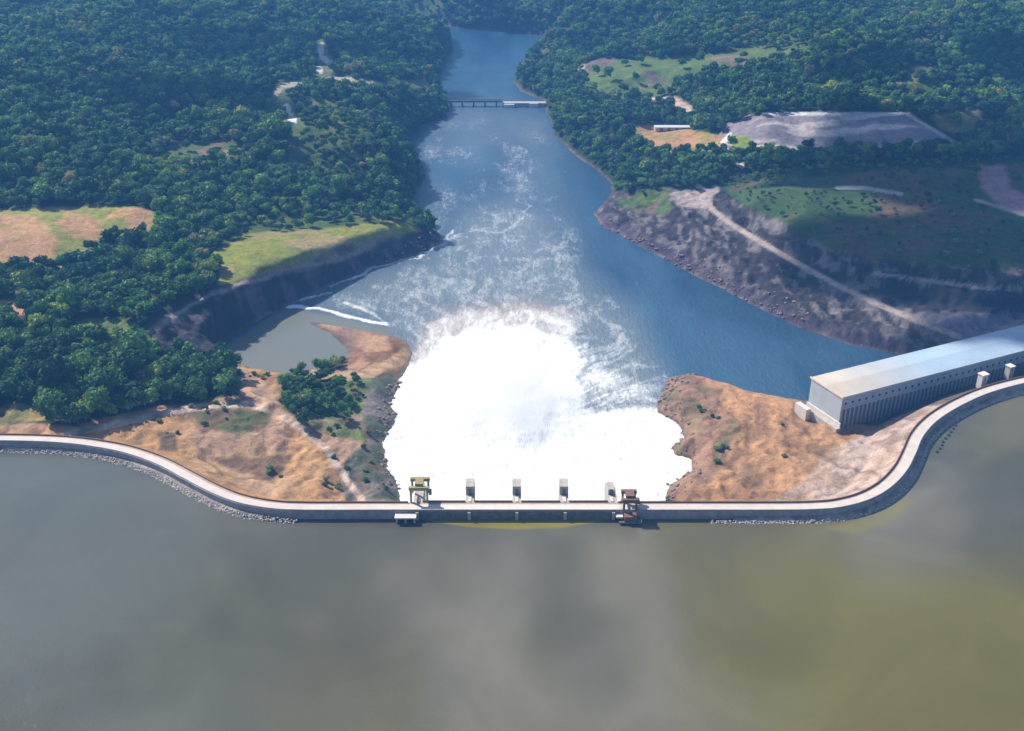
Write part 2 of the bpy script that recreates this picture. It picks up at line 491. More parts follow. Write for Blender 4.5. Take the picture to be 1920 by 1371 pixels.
def np_mesh(name, verts, faces, mat, smooth_shade=False):
    me = bpy.data.meshes.new(name)
    verts = np.asarray(verts, np.float32); faces = np.asarray(faces, np.int32)
    k = faces.shape[1]
    me.vertices.add(len(verts)); me.vertices.foreach_set('co', verts.ravel())
    me.loops.add(faces.size); me.loops.foreach_set('vertex_index', faces.ravel())
    me.polygons.add(len(faces))
    me.polygons.foreach_set('loop_start', np.arange(0, faces.size, k, dtype=np.int32))
    me.polygons.foreach_set('loop_total', np.full(len(faces), k, np.int32))
    me.polygons.foreach_set('use_smooth', np.full(len(faces), smooth_shade))
    me.materials.append(mat)
    me.update(calc_edges=True)
    return me

def add_color(me, name, arr):
    at_ = me.attributes.new(name, 'FLOAT_COLOR', 'POINT')
    full = np.ones((len(me.vertices), 4), np.float32)
    full[:, :3] = arr
    at_.data.foreach_set('color', full.ravel())

class MB:
    """collects boxes and prisms in local coordinates"""
    def __init__(s): s.v = []; s.f = []
    def box(s, x0, x1, y0, y1, z0, z1):
        i = len(s.v)
        s.v += [(x0, y0, z0), (x1, y0, z0), (x1, y1, z0), (x0, y1, z0), (x0, y0, z1), (x1, y0, z1), (x1, y1, z1), (x0, y1, z1)]
        s.f += [(i, i + 3, i + 2, i + 1), (i + 4, i + 5, i + 6, i + 7), (i, i + 1, i + 5, i + 4), (i + 1, i + 2, i + 6, i + 5), (i + 2, i + 3, i + 7, i + 6), (i + 3, i, i + 4, i + 7)]
        return s
    def prism_x(s, x0, x1, prof):
        """profile (y, z) counter-clockwise seen from +x, extruded from x0 to x1"""
        i = len(s.v); n = len(prof)
        s.v += [(x0, y, z) for y, z in prof] + [(x1, y, z) for y, z in prof]
        for k in range(n):
            j = (k + 1) % n
            s.f.append((i + k, i + j, i + n + j, i + n + k))
        s.f.append(tuple(i + k for k in range(n))[::-1]); s.f.append(tuple(i + n + k for k in range(n)))
        return s
    def beam(s, a, b, w):
        a = Vector(a); b = Vector(b); d = (b - a).normalized()
        up = Vector((0, 0, 1)) if abs(d.z) < 0.9 else Vector((1, 0, 0))
        p = d.cross(up).normalized() * w / 2; q = d.cross(p).normalized() * w / 2
        i = len(s.v)
        for c in (a, b):
            s.v += [tuple(c + p + q), tuple(c - p + q), tuple(c - p - q), tuple(c + p - q)]
        s.f += [(i, i + 1, i + 2, i + 3), (i + 7, i + 6, i + 5, i + 4)] + [(i + k, i + 4 + k, i + 4 + (k + 1) % 4, i + (k + 1) % 4) for k in range(4)]
        return s
    def mesh(s, name, mat):
        me = bpy.data.meshes.new(name)
        me.from_pydata(s.v, [], s.f); me.materials.append(mat)
        bm = bmesh.new(); bm.from_mesh(me); bmesh.ops.recalc_face_normals(bm, faces=bm.faces); bm.to_mesh(me); bm.free()
        return me
    def build(s, name, mat, parent=None, loc=None, rz=None):
        return mesh_obj(name, s.mesh(name, mat), parent, loc, rz)

# ------------------------------------------------------------------ terrain
NR, NC = 860, 720
yy = 300 * (5600 / 300.0) ** (np.linspace(0, 1, NR) ** 1.0)
# most rows fall where the picture looks
yy = np.concatenate([np.geomspace(300, 455, 30)[:-1], np.geomspace(455, 2700, NR - 70), np.geomspace(2700, 5600, 42)[1:]])
NR = len(yy)
uu = np.linspace(-1, 1, NC)
uu = 0.62 * uu + 0.38 * uu ** 3
X = uu[None, :] * (0.86 * yy[:, None] + 120)
Y = np.repeat(yy[:, None], NC, 1)
xf, yf = X.ravel(), Y.ravel()
Z = height(xf, yf)

def zone_colors(x, y, z):
    """ground colours of every patch of land, some shade painted in, and where trees grow"""
    px, py, dep = to_px(x, y, z)
    w = 4.5
    wx = px + fbm(x, y, 18, 3, 21) * w * 2; wy = py + fbm(x, y, 18, 3, 22) * w
    col = np.empty((len(x), 3)); col[:] = (0.030, 0.050, 0.022)
    tree = np.ones(len(x))
    nA = fbm(x, y, 60, 4, 23); nB = fbm(x, y, 20, 4, 24); nC = fbm(x, y, 7, 3, 25)
    def paint(mask, c, t=0.0):
        mask = np.clip(mask, 0, 1)[:, None]
        cc = np.asarray(c, float)
        if cc.ndim == 1: cc = cc[None, :]
        col[:] = col * (1 - mask) + cc * mask
        if t is not None:
            tree[:] = tree * (1 - mask[:, 0]) + t * mask[:, 0]
    def P(poly, c, soft=3.0, t=0.0, k=1.0):
        paint(poly_field(wx, wy, poly, soft) * k, c, t)
    def L(pts, width, c, t=0.0, k=1.0):
        d = seg_dist(wx * 0.15 + px * 0.85, wy * 0.12 + py * 0.88, pts)
        paint((1 - smooth(width * 0.5 - 0.5, width * 0.5 + 1.5, d)) * k, c, t)
    def two(a, b, m):
        m = np.clip(m, 0, 1)[:, None]
        return np.asarray(a)[None] * (1 - m) + np.asarray(b)[None] * m
    grass, ygrass, orange, tan, mauve = (0.10, 0.15, 0.04), (0.24, 0.26, 0.05), (0.46, 0.24, 0.13), (0.40, 0.28, 0.20), (0.30, 0.25, 0.26)
    sc_ = smooth(0.22, 0.38, fbm(x, y, 140, 4, 51)) * smooth(560, 640, y)
    paint(sc_ * 0.85, two((0.075, 0.125, 0.035), (0.15, 0.17, 0.06), smooth(0, 0.3, nB)), None)
    tree[:] = tree * (1 - 0.35 * sc_)
    # left bank fields
    fld = two((0.29, 0.30, 0.07), (0.52, 0.31, 0.15), smooth(-0.10, 0.12, nA + nB * 0.8))
    P([(-60, 392), (120, 388), (240, 386), (300, 398), (292, 430), (230, 438), (165, 470), (120, 502), (0, 496), (-60, 494)], fld)
    P([(-40, 400), (60, 405), (110, 445), (100, 485), (0, 492), (-40, 490)], two((0.54, 0.30, 0.17), (0.36, 0.28, 0.09), smooth(0.05, 0.25, nB)), 6, 0, 0.85)
    P([(-20, 562), (45, 562), (62, 575), (50, 590), (-20, 592)], (0.46, 0.25, 0.15))
    P([(140, 600), (240, 598), (246, 628), (150, 634)], (0.15, 0.19, 0.05), 5, 0.25)
    P([(-20, 768), (30, 755), (85, 768), (95, 784), (-20, 800)], two((0.40, 0.30, 0.10), (0.20, 0.20, 0.07), smooth(-0.1, 0.2, nB)))
    gs = two(ygrass, (0.34, 0.27, 0.12), smooth(0.0, 0.35, nB))
    P([(403, 468), (440, 452), (455, 440), (560, 430), (640, 425), (740, 414), (785, 432), (800, 458), (700, 480), (620, 502), (500, 528), (412, 536)], gs)
    P([(585, 492), (640, 462), (700, 446), (765, 446), (810, 455), (690, 490), (600, 520)], two((0.30, 0.21, 0.18), (0.12, 0.10, 0.10), smooth(-0.1, 0.2, nB)), 4)
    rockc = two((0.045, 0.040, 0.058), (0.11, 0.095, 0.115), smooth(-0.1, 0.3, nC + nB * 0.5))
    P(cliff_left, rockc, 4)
    P([(392, 548), (560, 498), (640, 484), (700, 455), (704, 461), (645, 492), (562, 506), (396, 556)], (0.30, 0.24, 0.22), 3)
    P([(270, 622), (300, 605), (396, 548), (398, 553), (305, 615), (275, 632)], (0.36, 0.30, 0.26), 3)
    P([(310, 268), (420, 262), (480, 275), (460, 296), (380, 310), (315, 300)], two((0.11, 0.15, 0.05), (0.24, 0.16, 0.13), smooth(0, 0.3, nB)), 4, 0.12)
    P([(720, 150), (800, 158), (812, 176), (740, 175)], (0.14, 0.19, 0.06), 4, 0.1)
    verge = two((0.12, 0.17, 0.06), (0.22, 0.19, 0.11), smooth(-0.1, 0.3, nB))
    L([(515, 182), (530, 166), (600, 152), (660, 154), (715, 164), (800, 160)], 22, verge, 0.0, 0.9)
    L([(515, 178), (530, 162), (600, 148), (660, 150), (715, 160)], 8, (0.42, 0.37, 0.30), 0)
    L([(602, 84), (600, 105), (620, 122), (600, 140), (600, 150)], 26, verge, 0.0, 0.9)
    L([(535, 196), (540, 216), (556, 240)], 30, verge, 0.0, 0.9)
    L([(350, 148), (420, 150), (520, 152)], 8, verge, 0.0, 0.8)
    L([(602, 84), (600, 105), (618, 118)], 9, (0.72, 0.68, 0.62), 0)
    L([(598, 128), (600, 134)], 9, (0.66, 0.62, 0.58), 0)
    L([(537, 200), (540, 212), (550, 226)], 12, (0.74, 0.70, 0.66), 0)
    # sandspit
    P([(560, 604), (640, 606), (745, 622), (790, 640), (780, 700), (735, 720), (690, 715), (610, 712), (640, 690), (655, 660), (640, 634)], two((0.46, 0.28, 0.17), (0.24, 0.13, 0.08), smooth(0.0, 0.3, nB)), 4)
    # ground below the dam, left
    dirt = two((0.40, 0.26, 0.17), (0.46, 0.26, 0.11), smooth(-0.15, 0.25, nA))
    P([(-40, 798), (60, 792), (140, 798), (300, 762), (400, 750), (445, 742), (440, 712), (415, 680), (425, 668), (470, 690), (530, 700), (545, 712), (560, 800), (660, 800), (700, 740), (700, 690), (770, 640), (790, 700),
       (770, 960), (500, 990), (300, 900), (200, 850), (-40, 840)], dirt, 3)
    P([(350, 880), (420, 850), (500, 830), (560, 870), (640, 930), (560, 935), (430, 900)], (0.48, 0.31, 0.17), 8, 0, 0.8)
    P([(545, 800), (600, 830), (640, 900), (650, 940), (560, 938), (530, 880)], (0.50, 0.29, 0.13), 8, 0, 0.8)
    P([(395, 855), (470, 860), (545, 848), (535, 880), (510, 905), (440, 885)], (0.15, 0.10, 0.065), 5, 0, 0.85)
    P([(355, 770), (420, 764), (505, 772), (500, 805), (450, 815), (380, 798)], two((0.10, 0.12, 0.05), (0.20, 0.13, 0.09), smooth(0, 0.2, nB)), 5, 0.0)
    P([(295, 812), (330, 808), (335, 845), (300, 845)], (0.15, 0.11, 0.07), 5)
    P([(522, 735), (545, 698), (600, 692), (660, 706), (735, 700), (728, 735), (690, 775), (650, 803), (600, 800), (545, 778)], (0.07, 0.12, 0.035), 4, 1.0)
    P([(640, 712), (700, 708), (690, 740), (640, 745)], (0.14, 0.18, 0.06), 5, 0.25)
    P([(560, 775), (650, 785), (700, 740), (715, 760), (680, 830), (600, 810)], two((0.16, 0.19, 0.07), (0.30, 0.22, 0.15), smooth(-0.05, 0.25, nB)), 4, 0.1)
    P([(700, 700), (760, 690), (765, 940), (650, 940), (630, 880), (690, 830), (680, 770)], two((0.20, 0.18, 0.16), (0.11, 0.13, 0.09), smooth(-0.15, 0.15, nB)), 6, 0)
    L([(130, 812), (200, 800), (300, 775), (400, 760), (470, 758), (520, 775), (560, 800), (610, 840), (650, 900), (680, 938)], 11, (0.56, 0.44, 0.37), 0, 0.9)
    L([(585, 700), (640, 707), (700, 700), (745, 672)], 15, (0.50, 0.33, 0.20), 0, 0.9)
    L([(430, 680), (470, 720), (500, 745), (520, 775)], 26, (0.50, 0.34, 0.22), 0, 0.8)
    # right of the basin
    earth = two((0.48, 0.27, 0.14), (0.34, 0.20, 0.11), smooth(0.0, 0.35, nB + nA * 0.4))
    P([(1225, 700), (1300, 690), (1400, 725), (1500, 745), (1570, 785), (1645, 800), (1725, 765), (1800, 745), (1760, 800), (1700, 900), (1640, 960), (1225, 960)], earth, 3)
    P([(1225, 690), (1290, 695), (1345, 740), (1390, 800), (1350, 870), (1300, 960), (1225, 960)], two((0.27, 0.17, 0.12), (0.17, 0.15, 0.09), smooth(-0.1, 0.2, nB)), 8, 0, 0.8)
    P([(1250, 915), (1400, 920), (1420, 945), (1250, 945)], (0.26, 0.15, 0.08), 6, 0, 0.7)
    P([(1420, 960), (1500, 905), (1545, 850), (1640, 808), (1730, 762), (1770, 745), (1715, 860), (1650, 940), (1560, 960)], two((0.47, 0.36, 0.31), (0.40, 0.29, 0.22), smooth(-0.1, 0.2, nB)), 8)
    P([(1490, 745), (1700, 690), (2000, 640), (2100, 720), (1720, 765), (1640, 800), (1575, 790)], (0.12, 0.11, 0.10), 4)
    # right bank rock, road and plateau
    P([(1340, 345), (1500, 335), (1600, 322), (1990, 300), (1990, 520), (1800, 500), (1640, 488), (1560, 470), (1500, 430), (1420, 395)], two((0.055, 0.105, 0.035), (0.12, 0.09, 0.055), smooth(0.05, 0.35, nA + 0.3 * nB)), 5, 0.34)
    rr = two((0.050, 0.045, 0.055), (0.185, 0.165, 0.168), smooth(-0.05, 0.35, fbm(x * 1.0, y * 0.3, 4.5, 3, 33) + nB * 0.35))
    P(rock_right, rr, 4)
    P([(1150, 372), (1250, 352), (1262, 392), (1240, 405), (1180, 396)], two((0.09, 0.14, 0.04), (0.16, 0.12, 0.09), smooth(0, 0.3, nB)), 4, 0.05)
    P([(1252, 360), (1345, 354), (1325, 392), (1275, 392)], (0.40, 0.33, 0.30), 4)
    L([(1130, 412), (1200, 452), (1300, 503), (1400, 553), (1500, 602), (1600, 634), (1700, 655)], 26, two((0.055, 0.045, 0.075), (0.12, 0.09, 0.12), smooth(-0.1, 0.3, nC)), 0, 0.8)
    P([(1640, 540), (1990, 545), (1990, 584), (1720, 584)], (0.05, 0.05, 0.07), 3)  # shadowed face of the rock cut painted dark into the ground colour
    P([(1700, 588), (1990, 588), (1990, 640), (1800, 640)], (0.27, 0.23, 0.27), 4)
    L([(1345, 356), (1326, 368), (1332, 390), (1370, 420), (1420, 450), (1500, 497), (1560, 530), (1640, 568), (1710, 598), (1800, 632)], 9, (0.42, 0.345, 0.305), 0)
    L([(1640, 513), (1720, 524), (1840, 540), (1960, 545)], 6, (0.34, 0.29, 0.29), 0)
    L([(1568, 352), (1620, 352), (1690, 364)], 6, (0.46, 0.45, 0.44), 0)
    P([(1835, 310), (1880, 308), (1895, 350), (1990, 400), (1990, 430), (1880, 390), (1840, 350)], (0.34, 0.22, 0.24), 4)
    L([(1830, 375), (1880, 390), (1990, 425)], 5, (0.42, 0.36, 0.36), 0)
    # far right clearings
    P([(1080, 128), (1110, 112), (1250, 108), (1420, 90), (1520, 98), (1420, 125), (1300, 150), (1225, 186), (1140, 186), (1110, 160)], two((0.12, 0.18, 0.045), (0.24, 0.17, 0.13), smooth(0.05, 0.3, nA)), 4, 0.08)
    L([(1078, 140), (1092, 126)], 7, (0.50, 0.44, 0.38), 0)
    L([(1105, 166), (1128, 182)], 5, (0.52, 0.46, 0.40), 0)
    P([(1210, 184), (1260, 182), (1292, 196), (1308, 222), (1280, 215), (1240, 196)], (0.58, 0.42, 0.34), 3)
    P([(1160, 236), (1235, 232), (1350, 250), (1353, 286), (1240, 290), (1190, 262)], two((0.46, 0.25, 0.12), (0.30, 0.27, 0.08), smooth(-0.05, 0.2, nB)), 3)
    q = two((0.27, 0.235, 0.27), (0.60, 0.53, 0.50), smooth(-0.05, 0.22, fbm(x, y * 5.0, 70, 4, 31)))
    P([(1352, 240), (1400, 216), (1500, 211), (1700, 211), (1745, 240), (1812, 280), (1600, 284), (1395, 283), (1350, 268)], q, 3)
    L([(1430, 214), (1560, 213), (1690, 214)], 5, (0.62, 0.62, 0.62), 0)
    L([(1700, 213), (1750, 244), (1805, 277)], 4, (0.62, 0.60, 0.60), 0)
    P([(1370, 256), (1405, 254), (1412, 275), (1390, 292), (1372, 280)], (0.22, 0.28, 0.05), 3)
    L([(1368, 254), (1356, 268), (1366, 292), (1392, 312)], 9, (0.64, 0.55, 0.50), 0)
    P([(1730, 215), (1830, 205), (1850, 240), (1800, 258), (1760, 240)], two((0.20, 0.20, 0.06), (0.30, 0.20, 0.18), smooth(-0.05, 0.2, nB)), 5, 0.2)
    P([(1690, 120), (1800, 128), (1790, 142), (1700, 135)], (0.10, 0.13, 0.07), 5, 0.3)
    P([(1370, 60), (1500, 66), (1480, 80), (1380, 78)], (0.10, 0.14, 0.06), 6, 0.5)
    yab = np.interp(x, AXo, AXn[:, 1])
    paint((y < yab - 2.5) * 1.0, two((0.42, 0.37, 0.33), (0.30, 0.26, 0.23), smooth(-0.2, 0.2, nC)), 0)
    gx = x + 5 * fbm(x, y, 14, 2, 16); gy = y + 5 * fbm(x, y, 14, 2, 17)
    gul = np.abs(fbm(gx, gy * 0.6, 17, 4, 6)) * 2.2
    ga = (1 - smooth(690, 740, y)) * (1 - tree) * (y > yab + 6)
    paint(ga * smooth(0.55, 1.15, gul) * 0.55, (0.20, 0.125, 0.08), None)
    crk = np.abs(fbm(x + 8 * fbm(x, y, 30, 2, 54), y * 0.8, 48, 3, 55))
    paint(ga * (1 - smooth(0.015, 0.05, crk)) * 0.6, (0.17, 0.105, 0.07), None)
    # wet shore rim
    rim = smooth(1.6, 0.2, z) if False else 1 - smooth(0.3, 1.8, z)
    paint(rim * 0.75, two((0.13, 0.10, 0.08), (0.24, 0.19, 0.15), smooth(-0.1, 0.2, nB)), None)
    tree[z < 1.2] = 0
    return col, tree, px, py, dep

col, _, _, _, _ = zone_colors(xf, yf, Z)
idx = np.arange(NR * NC).reshape(NR, NC)
F4 = np.stack([idx[:-1, :-1], idx[:-1, 1:], idx[1:, 1:], idx[1:, :-1]], -1).reshape(-1, 4)
me = np_mesh('ground', np.stack([xf, yf, Z], 1), F4, M_GROUND, True)
add_color(me, 'Col', col)
ground = mesh_obj('ground', me)
tag(ground, kind='structure')

# ------------------------------------------------------------------ river
RX, RY = X[:, ::1], Y
keep = (yf > 500) & (yf < 2650)
dR = seg_dist(xf, yf, river, True)
insR = in_poly(xf, yf, river) | (dR < 14)
vm = (insR & keep).reshape(NR, NC)
# cells whose four corners are all kept
cell = vm[:-1, :-1] & vm[:-1, 1:] & vm[1:, 1:] & vm[1:, :-1]
f = F4.reshape(NR - 1, NC - 1, 4)[cell]
used, inv = np.unique(f, return_inverse=True)
rx, ry = xf[used], yf[used]
rpx, rpy, _ = to_px(rx, ry, 0 * rx)
white = [(745, 960), (722, 905), (712, 850), (718, 800), (742, 735), (770, 690), (800, 655), (850, 628), (880, 612), (960, 612), (1030, 622), (1085, 650), (1092, 700), (1090, 770), (1150, 768), (1215, 765), (1245, 772), (1290, 810), (1300, 900), (1240, 960)]
wob = fbm(rx, ry, 32, 6, 41, 0.62) * 30
topish = smooth(760, 640, rpy) if False else 1 - smooth(640, 760, rpy)
rightish = smooth(1000, 1080, rpx) * (1 - smooth(770, 800, rpy))
soft_d = 20 + 28 * np.maximum(topish, rightish)
dW = seg_dist(rpx + wob * 0.8, rpy + wob * 0.6, white, True); dW = np.where(in_poly(rpx + wob * 0.8, rpy + wob * 0.6, white), dW, -dW)
tw = np.clip((dW + soft_d) / (2 * soft_d), 0, 1); foam = tw * tw * (3 - 2 * tw) * 1.45
def streak(pts, w, k):
    d = seg_dist(rpx + wob * 0.5, rpy + wob * 0.35, pts)
    return np.exp(-(d / w) ** 2) * k
S = [([(535, 577), (600, 580), (650, 594), (720, 605)], 3.5, 1.1), ([(650, 570), (700, 588), (725, 608)], 5, .7), ([(620, 536), (700, 502), (800, 474), (835, 456), (850, 435)], 4.5, .75),
     ([(555, 568), (620, 548)], 4, .8), ([(835, 456), (870, 440), (930, 432), (985, 410), (1000, 390), (970, 378)], 5, .55), ([(850, 470), (930, 450), (1000, 440)], 5, .3),
     ([(870, 405), (910, 385)], 12, .35), ([(1085, 610), (1140, 620), (1180, 680), (1240, 700), (1250, 730)], 14, .35), ([(1080, 545), (1140, 560), (1180, 610)], 16, .35), ([(760, 700), (745, 760)], 8, .6)]
for a in S:
    foam = np.maximum(foam, streak(*a))
outer = [(560, 570), (700, 505), (830, 460), (870, 400), (960, 370), (1030, 400), (1060, 470), (1120, 540), (1190, 590), (1240, 690), (1260, 740), (1200, 770), (1090, 780), (760, 700), (700, 610)]
foam = np.maximum(foam, poly_field(rpx + wob, rpy + wob, outer, 45) * 0.40)
boil = [(760, 650), (800, 600), (850, 565), (960, 568), (1060, 590), (1110, 610), (1080, 660), (900, 680)]
foam = np.maximum(foam, poly_field(rpx + wob * 1.5, rpy + wob, boil, 22) * 0.62)
foam = np.maximum(foam, poly_field(rpx + wob, rpy + wob, [(1060, 640), (1160, 690), (1235, 715), (1255, 775), (1090, 790)], 35) * 0.62)
foam = np.maximum(foam, (0.30 + 0.28 * fbm(rx * 0.8, ry * 0.35, 26, 4, 49)) * poly_field(rpx, rpy, [(770, 560), (780, 240), (840, 200), (1020, 200), (1060, 290), (1090, 400), (1130, 560), (1200, 700)], 30))
foam = np.maximum(foam, 0.22 * poly_field(rpx, rpy + wob * 0.3, [(850, 190), (1010, 188), (1010, 215), (960, 225), (860, 235)], 12))
turb = np.maximum(poly_field(rpx, rpy, outer, 50) * 0.9, (0.35 + 0.5 * fbm(rx, ry * 0.4, 70, 4, 52)) * poly_field(rpx, rpy, [(790, 200), (1030, 190), (1070, 290), (1090, 420), (1120, 560), (760, 470)], 40))
pond = poly_field(rpx, rpy, [(400, 665), (520, 585), (545, 578), (650, 597), (740, 620), (700, 640), (690, 720), (400, 720)], 6)
foam = foam * (1 - pond * (foam < 0.5))
qc = at(930, 770, 0)
th = np.arctan2(rx - qc.x, ry - qc.y + 30); rr_ = np.hypot(rx - qc.x, ry - qc.y + 30)
rad = 1 - np.abs(fbm(th * 120 + 10 * fbm(rx, ry, 30, 2, 48), rr_ * 0.22, 9, 4, 47)) * 3.0
zone_ = poly_field(rpx + wob, rpy + wob, outer, 40) * (1 - smooth(70, 330, rr_) * 0.6)
foam = foam + zone_ * np.clip(rad - 0.25, 0, 1) * 0.30 * (foam < 1.2)
chop = smooth(0.5, 1.6, foam)
bill = np.abs(fbm(rx, ry, 16, 4, 44)); bill2 = np.abs(fbm(rx, ry, 5, 3, 45))
rz = chop * (0.4 + (1 - bill) * 1.6 + bill2 * 0.5 - 1.0) + 0.1 * fbm(rx, ry, 12, 3, 46) * (1 - pond)
# the jets rise along the chute and fall into the basin
yb = at(950, 940, 0).y
lx0, lx1 = SPX0 + 1.0, SPX1 - 1.0
inch = smooth(lx0 - 3, lx0 + 1.5, rx) * (1 - smooth(lx1 - 1.5, lx1 + 3, rx))
dd = ry - 486.0
rz = rz + inch * np.clip(13.5 - 0.30 * dd, 0, 14) * smooth(60, 20, 0 * dd + np.minimum(dd, 59)) * (dd < 60)
me = np_mesh('river', np.stack([rx, ry, rz], 1), inv.reshape(-1, 4), river_mat(), True)
add_color(me, 'Foam', np.stack([np.clip(foam, 0, 1.6), np.clip(turb, 0, 1), np.clip(pond, 0, 1)], 1))
mud = np.maximum(poly_field(rpx + wob, rpy + wob, [(800, 610), (850, 570), (960, 568), (1080, 590), (1060, 625), (900, 615), (800, 660), (760, 690), (770, 640)], 22) * 0.75, poly_field(rpx + wob, rpy + wob, [(745, 680), (790, 650), (830, 680), (790, 710)], 12) * 0.7)
add_color(me, 'Mud', np.stack([mud, mud, mud], 1))
river_o = mesh_obj('river', me)
tag(river_o, kind='structure')

# ------------------------------------------------------------------ reservoir
cx_ = np.unique(np.concatenate([np.linspace(-1600, -420, 60), np.linspace(-420, 460, 420), np.linspace(460, 1700, 60)]))
ya = np.interp(cx_, AXo, AXn[:, 1])
tt = np.concatenate([np.linspace(0, 0.02, 36), np.linspace(0.02, 0.15, 60)[1:], np.linspace(0.15, 0.4, 30)[1:], np.linspace(0.4, 1, 10)[1:]])
LX = np.repeat(cx_[None, :], len(tt), 0)
LY = ya[None, :] * (1 - tt[:, None]) + (-900.0) * tt[:, None]
lx, ly = LX.ravel(), LY.ravel()
lpx, lpy, _ = to_px(lx, ly, 0 * lx + LAKE)
silt_reflect = np.empty((len(lx), 3)); silt_reflect[:] = (0.122, 0.112, 0.062)  # water colour: silt tones plus painted-in cloud reflections
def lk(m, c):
    m = np.clip(m, 0, 1)[:, None]; silt_reflect[:] = silt_reflect * (1 - m) + np.asarray(c)[None] * m
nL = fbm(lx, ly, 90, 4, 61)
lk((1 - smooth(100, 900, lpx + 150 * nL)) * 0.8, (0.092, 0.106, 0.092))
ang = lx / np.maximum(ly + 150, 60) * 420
lk(smooth(0.0, 0.40, fbm(ang, ly * 0.45, 75, 4, 63, 0.45)) * 0.75, (0.172, 0.160, 0.130))  # cloud reflections painted into the water colour as stretched pale and dark blotches
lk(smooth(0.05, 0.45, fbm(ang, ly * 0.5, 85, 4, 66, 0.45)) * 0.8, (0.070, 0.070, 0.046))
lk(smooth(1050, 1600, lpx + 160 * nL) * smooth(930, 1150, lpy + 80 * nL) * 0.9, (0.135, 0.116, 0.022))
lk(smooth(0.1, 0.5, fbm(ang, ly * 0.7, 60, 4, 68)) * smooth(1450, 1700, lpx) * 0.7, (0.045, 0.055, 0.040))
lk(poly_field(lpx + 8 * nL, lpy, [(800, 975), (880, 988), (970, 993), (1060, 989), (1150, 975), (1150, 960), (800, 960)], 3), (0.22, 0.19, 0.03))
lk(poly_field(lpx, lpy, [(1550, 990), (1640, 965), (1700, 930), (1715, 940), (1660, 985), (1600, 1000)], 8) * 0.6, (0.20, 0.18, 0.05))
i2 = np.arange(len(lx)).reshape(LX.shape)
LF = np.stack([i2[:-1, :-1], i2[1:, :-1], i2[1:, 1:], i2[:-1, 1:]], -1).reshape(-1, 4)
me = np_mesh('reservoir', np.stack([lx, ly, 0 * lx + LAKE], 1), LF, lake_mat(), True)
add_color(me, 'SiltReflect', silt_reflect)
tag(mesh_obj('reservoir', me), kind='structure')

# ------------------------------------------------------------------ dam crest: sweeps along the axis
def frames(x_from, x_to):
    pts = [p for p in AX if x_from <= p.x <= x_to]
    if x_from > -1500:
        y = float(np.interp(x_from, AXo, AXn[:, 1]))
        if pts[0].x - x_from > 0.5: pts = [Vector((x_from, y))] + pts
    if x_to < 1500:
        y = float(np.interp(x_to, AXo, AXn[:, 1]))
        if x_to - pts[-1].x > 0.5: pts = pts + [Vector((x_to, y))]
    fr = []
    for i, p in enumerate(pts):
        t = (pts[min(i + 1, len(pts) - 1)] - pts[max(i - 1, 0)]).normalized()
        fr.append((p, Vector((-t.y, t.x))))           # normal towards downstream
    return fr

def sweep(name, prof, fr, mat, parent=None):
    """prof: closed loop of (offset downstream, z)"""
    v = []; f = []; n = len(prof)
    for p, nm in fr:
        for o, z in prof:
            v.append((p.x + nm.x * o, p.y + nm.y * o, z))
    for i in range(len(fr) - 1):
        for k in range(n):
            j = (k + 1) % n
            f.append((i * n + k, i * n + j, (i + 1) * n + j, (i + 1) * n + k))
    f.append(tuple(range(n))); f.append(tuple((len(fr) - 1) * n + k for k in range(n))[::-1])
    me = bpy.data.meshes.new(name); me.from_pydata(v, [], f); me.materials.append(mat)
    bm = bmesh.new(); bm.from_mesh(me); bmesh.ops.recalc_face_normals(bm, faces=bm.faces); bm.to_mesh(me); bm.free()
    return mesh_obj(name, me, parent)

def rect(o0, o1, z0, z1):
    return [(o0, z0), (o1, z0), (o1, z1), (o0, z1)]

def make_crest(root, x0, x1, wall_low):
    fr = frames(x0, x1)
    sweep('crest_road', rect(-2.6, 2.6, CREST - 2, CREST), fr, M_ROAD, root)
    sweep('shoulder', rect(2.62, 4.2, CREST - 2, CREST - 0.12), fr, M_TAN, root)
    sweep('downstream_rail', rect(4.22, 4.55, CREST - 2, CREST + 0.75), fr, M_BROWN, root)
    sweep('upstream_parapet', rect(-3.05, -2.62, CREST - 2, CREST + 0.5), fr, M_CONC, root)
    sweep('upstream_wall', [(-3.9, wall_low), (-3.07, wall_low), (-3.07, CREST - 0.1), (-3.5, CREST - 0.1)], fr, M_WINGWALL, root)

left_dam = empty('earth_dam', (0, 0, 0), 'curving left wing of the dam with a pale crest road, joining the forested left bank', 'dam')
make_crest(left_dam, -1590, SPX0 - 0.02, 14)
right_dam = empty('earth_dam', (0, 0, 0), 'right wing of the dam, its pale crest road bending sharply up past the powerhouse', 'dam')
make_crest(right_dam, SPX1 + 0.02, 1690, 14)
spill = empty('spillway', (0, 0, 0), 'straight gated spillway section pouring white water, between the yellow and the rust-brown gantry cranes', 'spillway')
fr = frames(SPX0, SPX1)
sweep('road_deck', rect(-2.6, 2.6, CREST - 1.2, CREST), fr, M_CONC_LIGHT, spill)
sweep('walkway', rect(2.62, 4.8, CREST - 1.2, CREST - 0.12), fr, M_TAN, spill)
sweep('upstream_parapet', rect(-3.05, -2.62, CREST - 1.2, CREST + 0.5), fr, M_CONC, spill)
sweep('upstream_wall', rect(-3.6, -3.07, 6, CREST - 0.1), fr, M_DARKCONC, spill)
YA = float(np.interp(0, AXo, AXn[:, 1]))
pier_px = [785, 881, 969, 1058, 1147]
pier_x = [at(p, 935, CREST).x for p in pier_px]
PW = 4.6
def make_pier():
    m = MB().box(-PW / 2, PW / 2, 4.82, 24, -2, CREST - 0.15)
    return m.mesh('pier', M_CONC)
pier_me = make_pier()
hoist_me = MB().box(-2.3, 2.3, 12, 20, CREST - 0.15, CREST + 5.0).mesh('hoist_block', M_CONC)
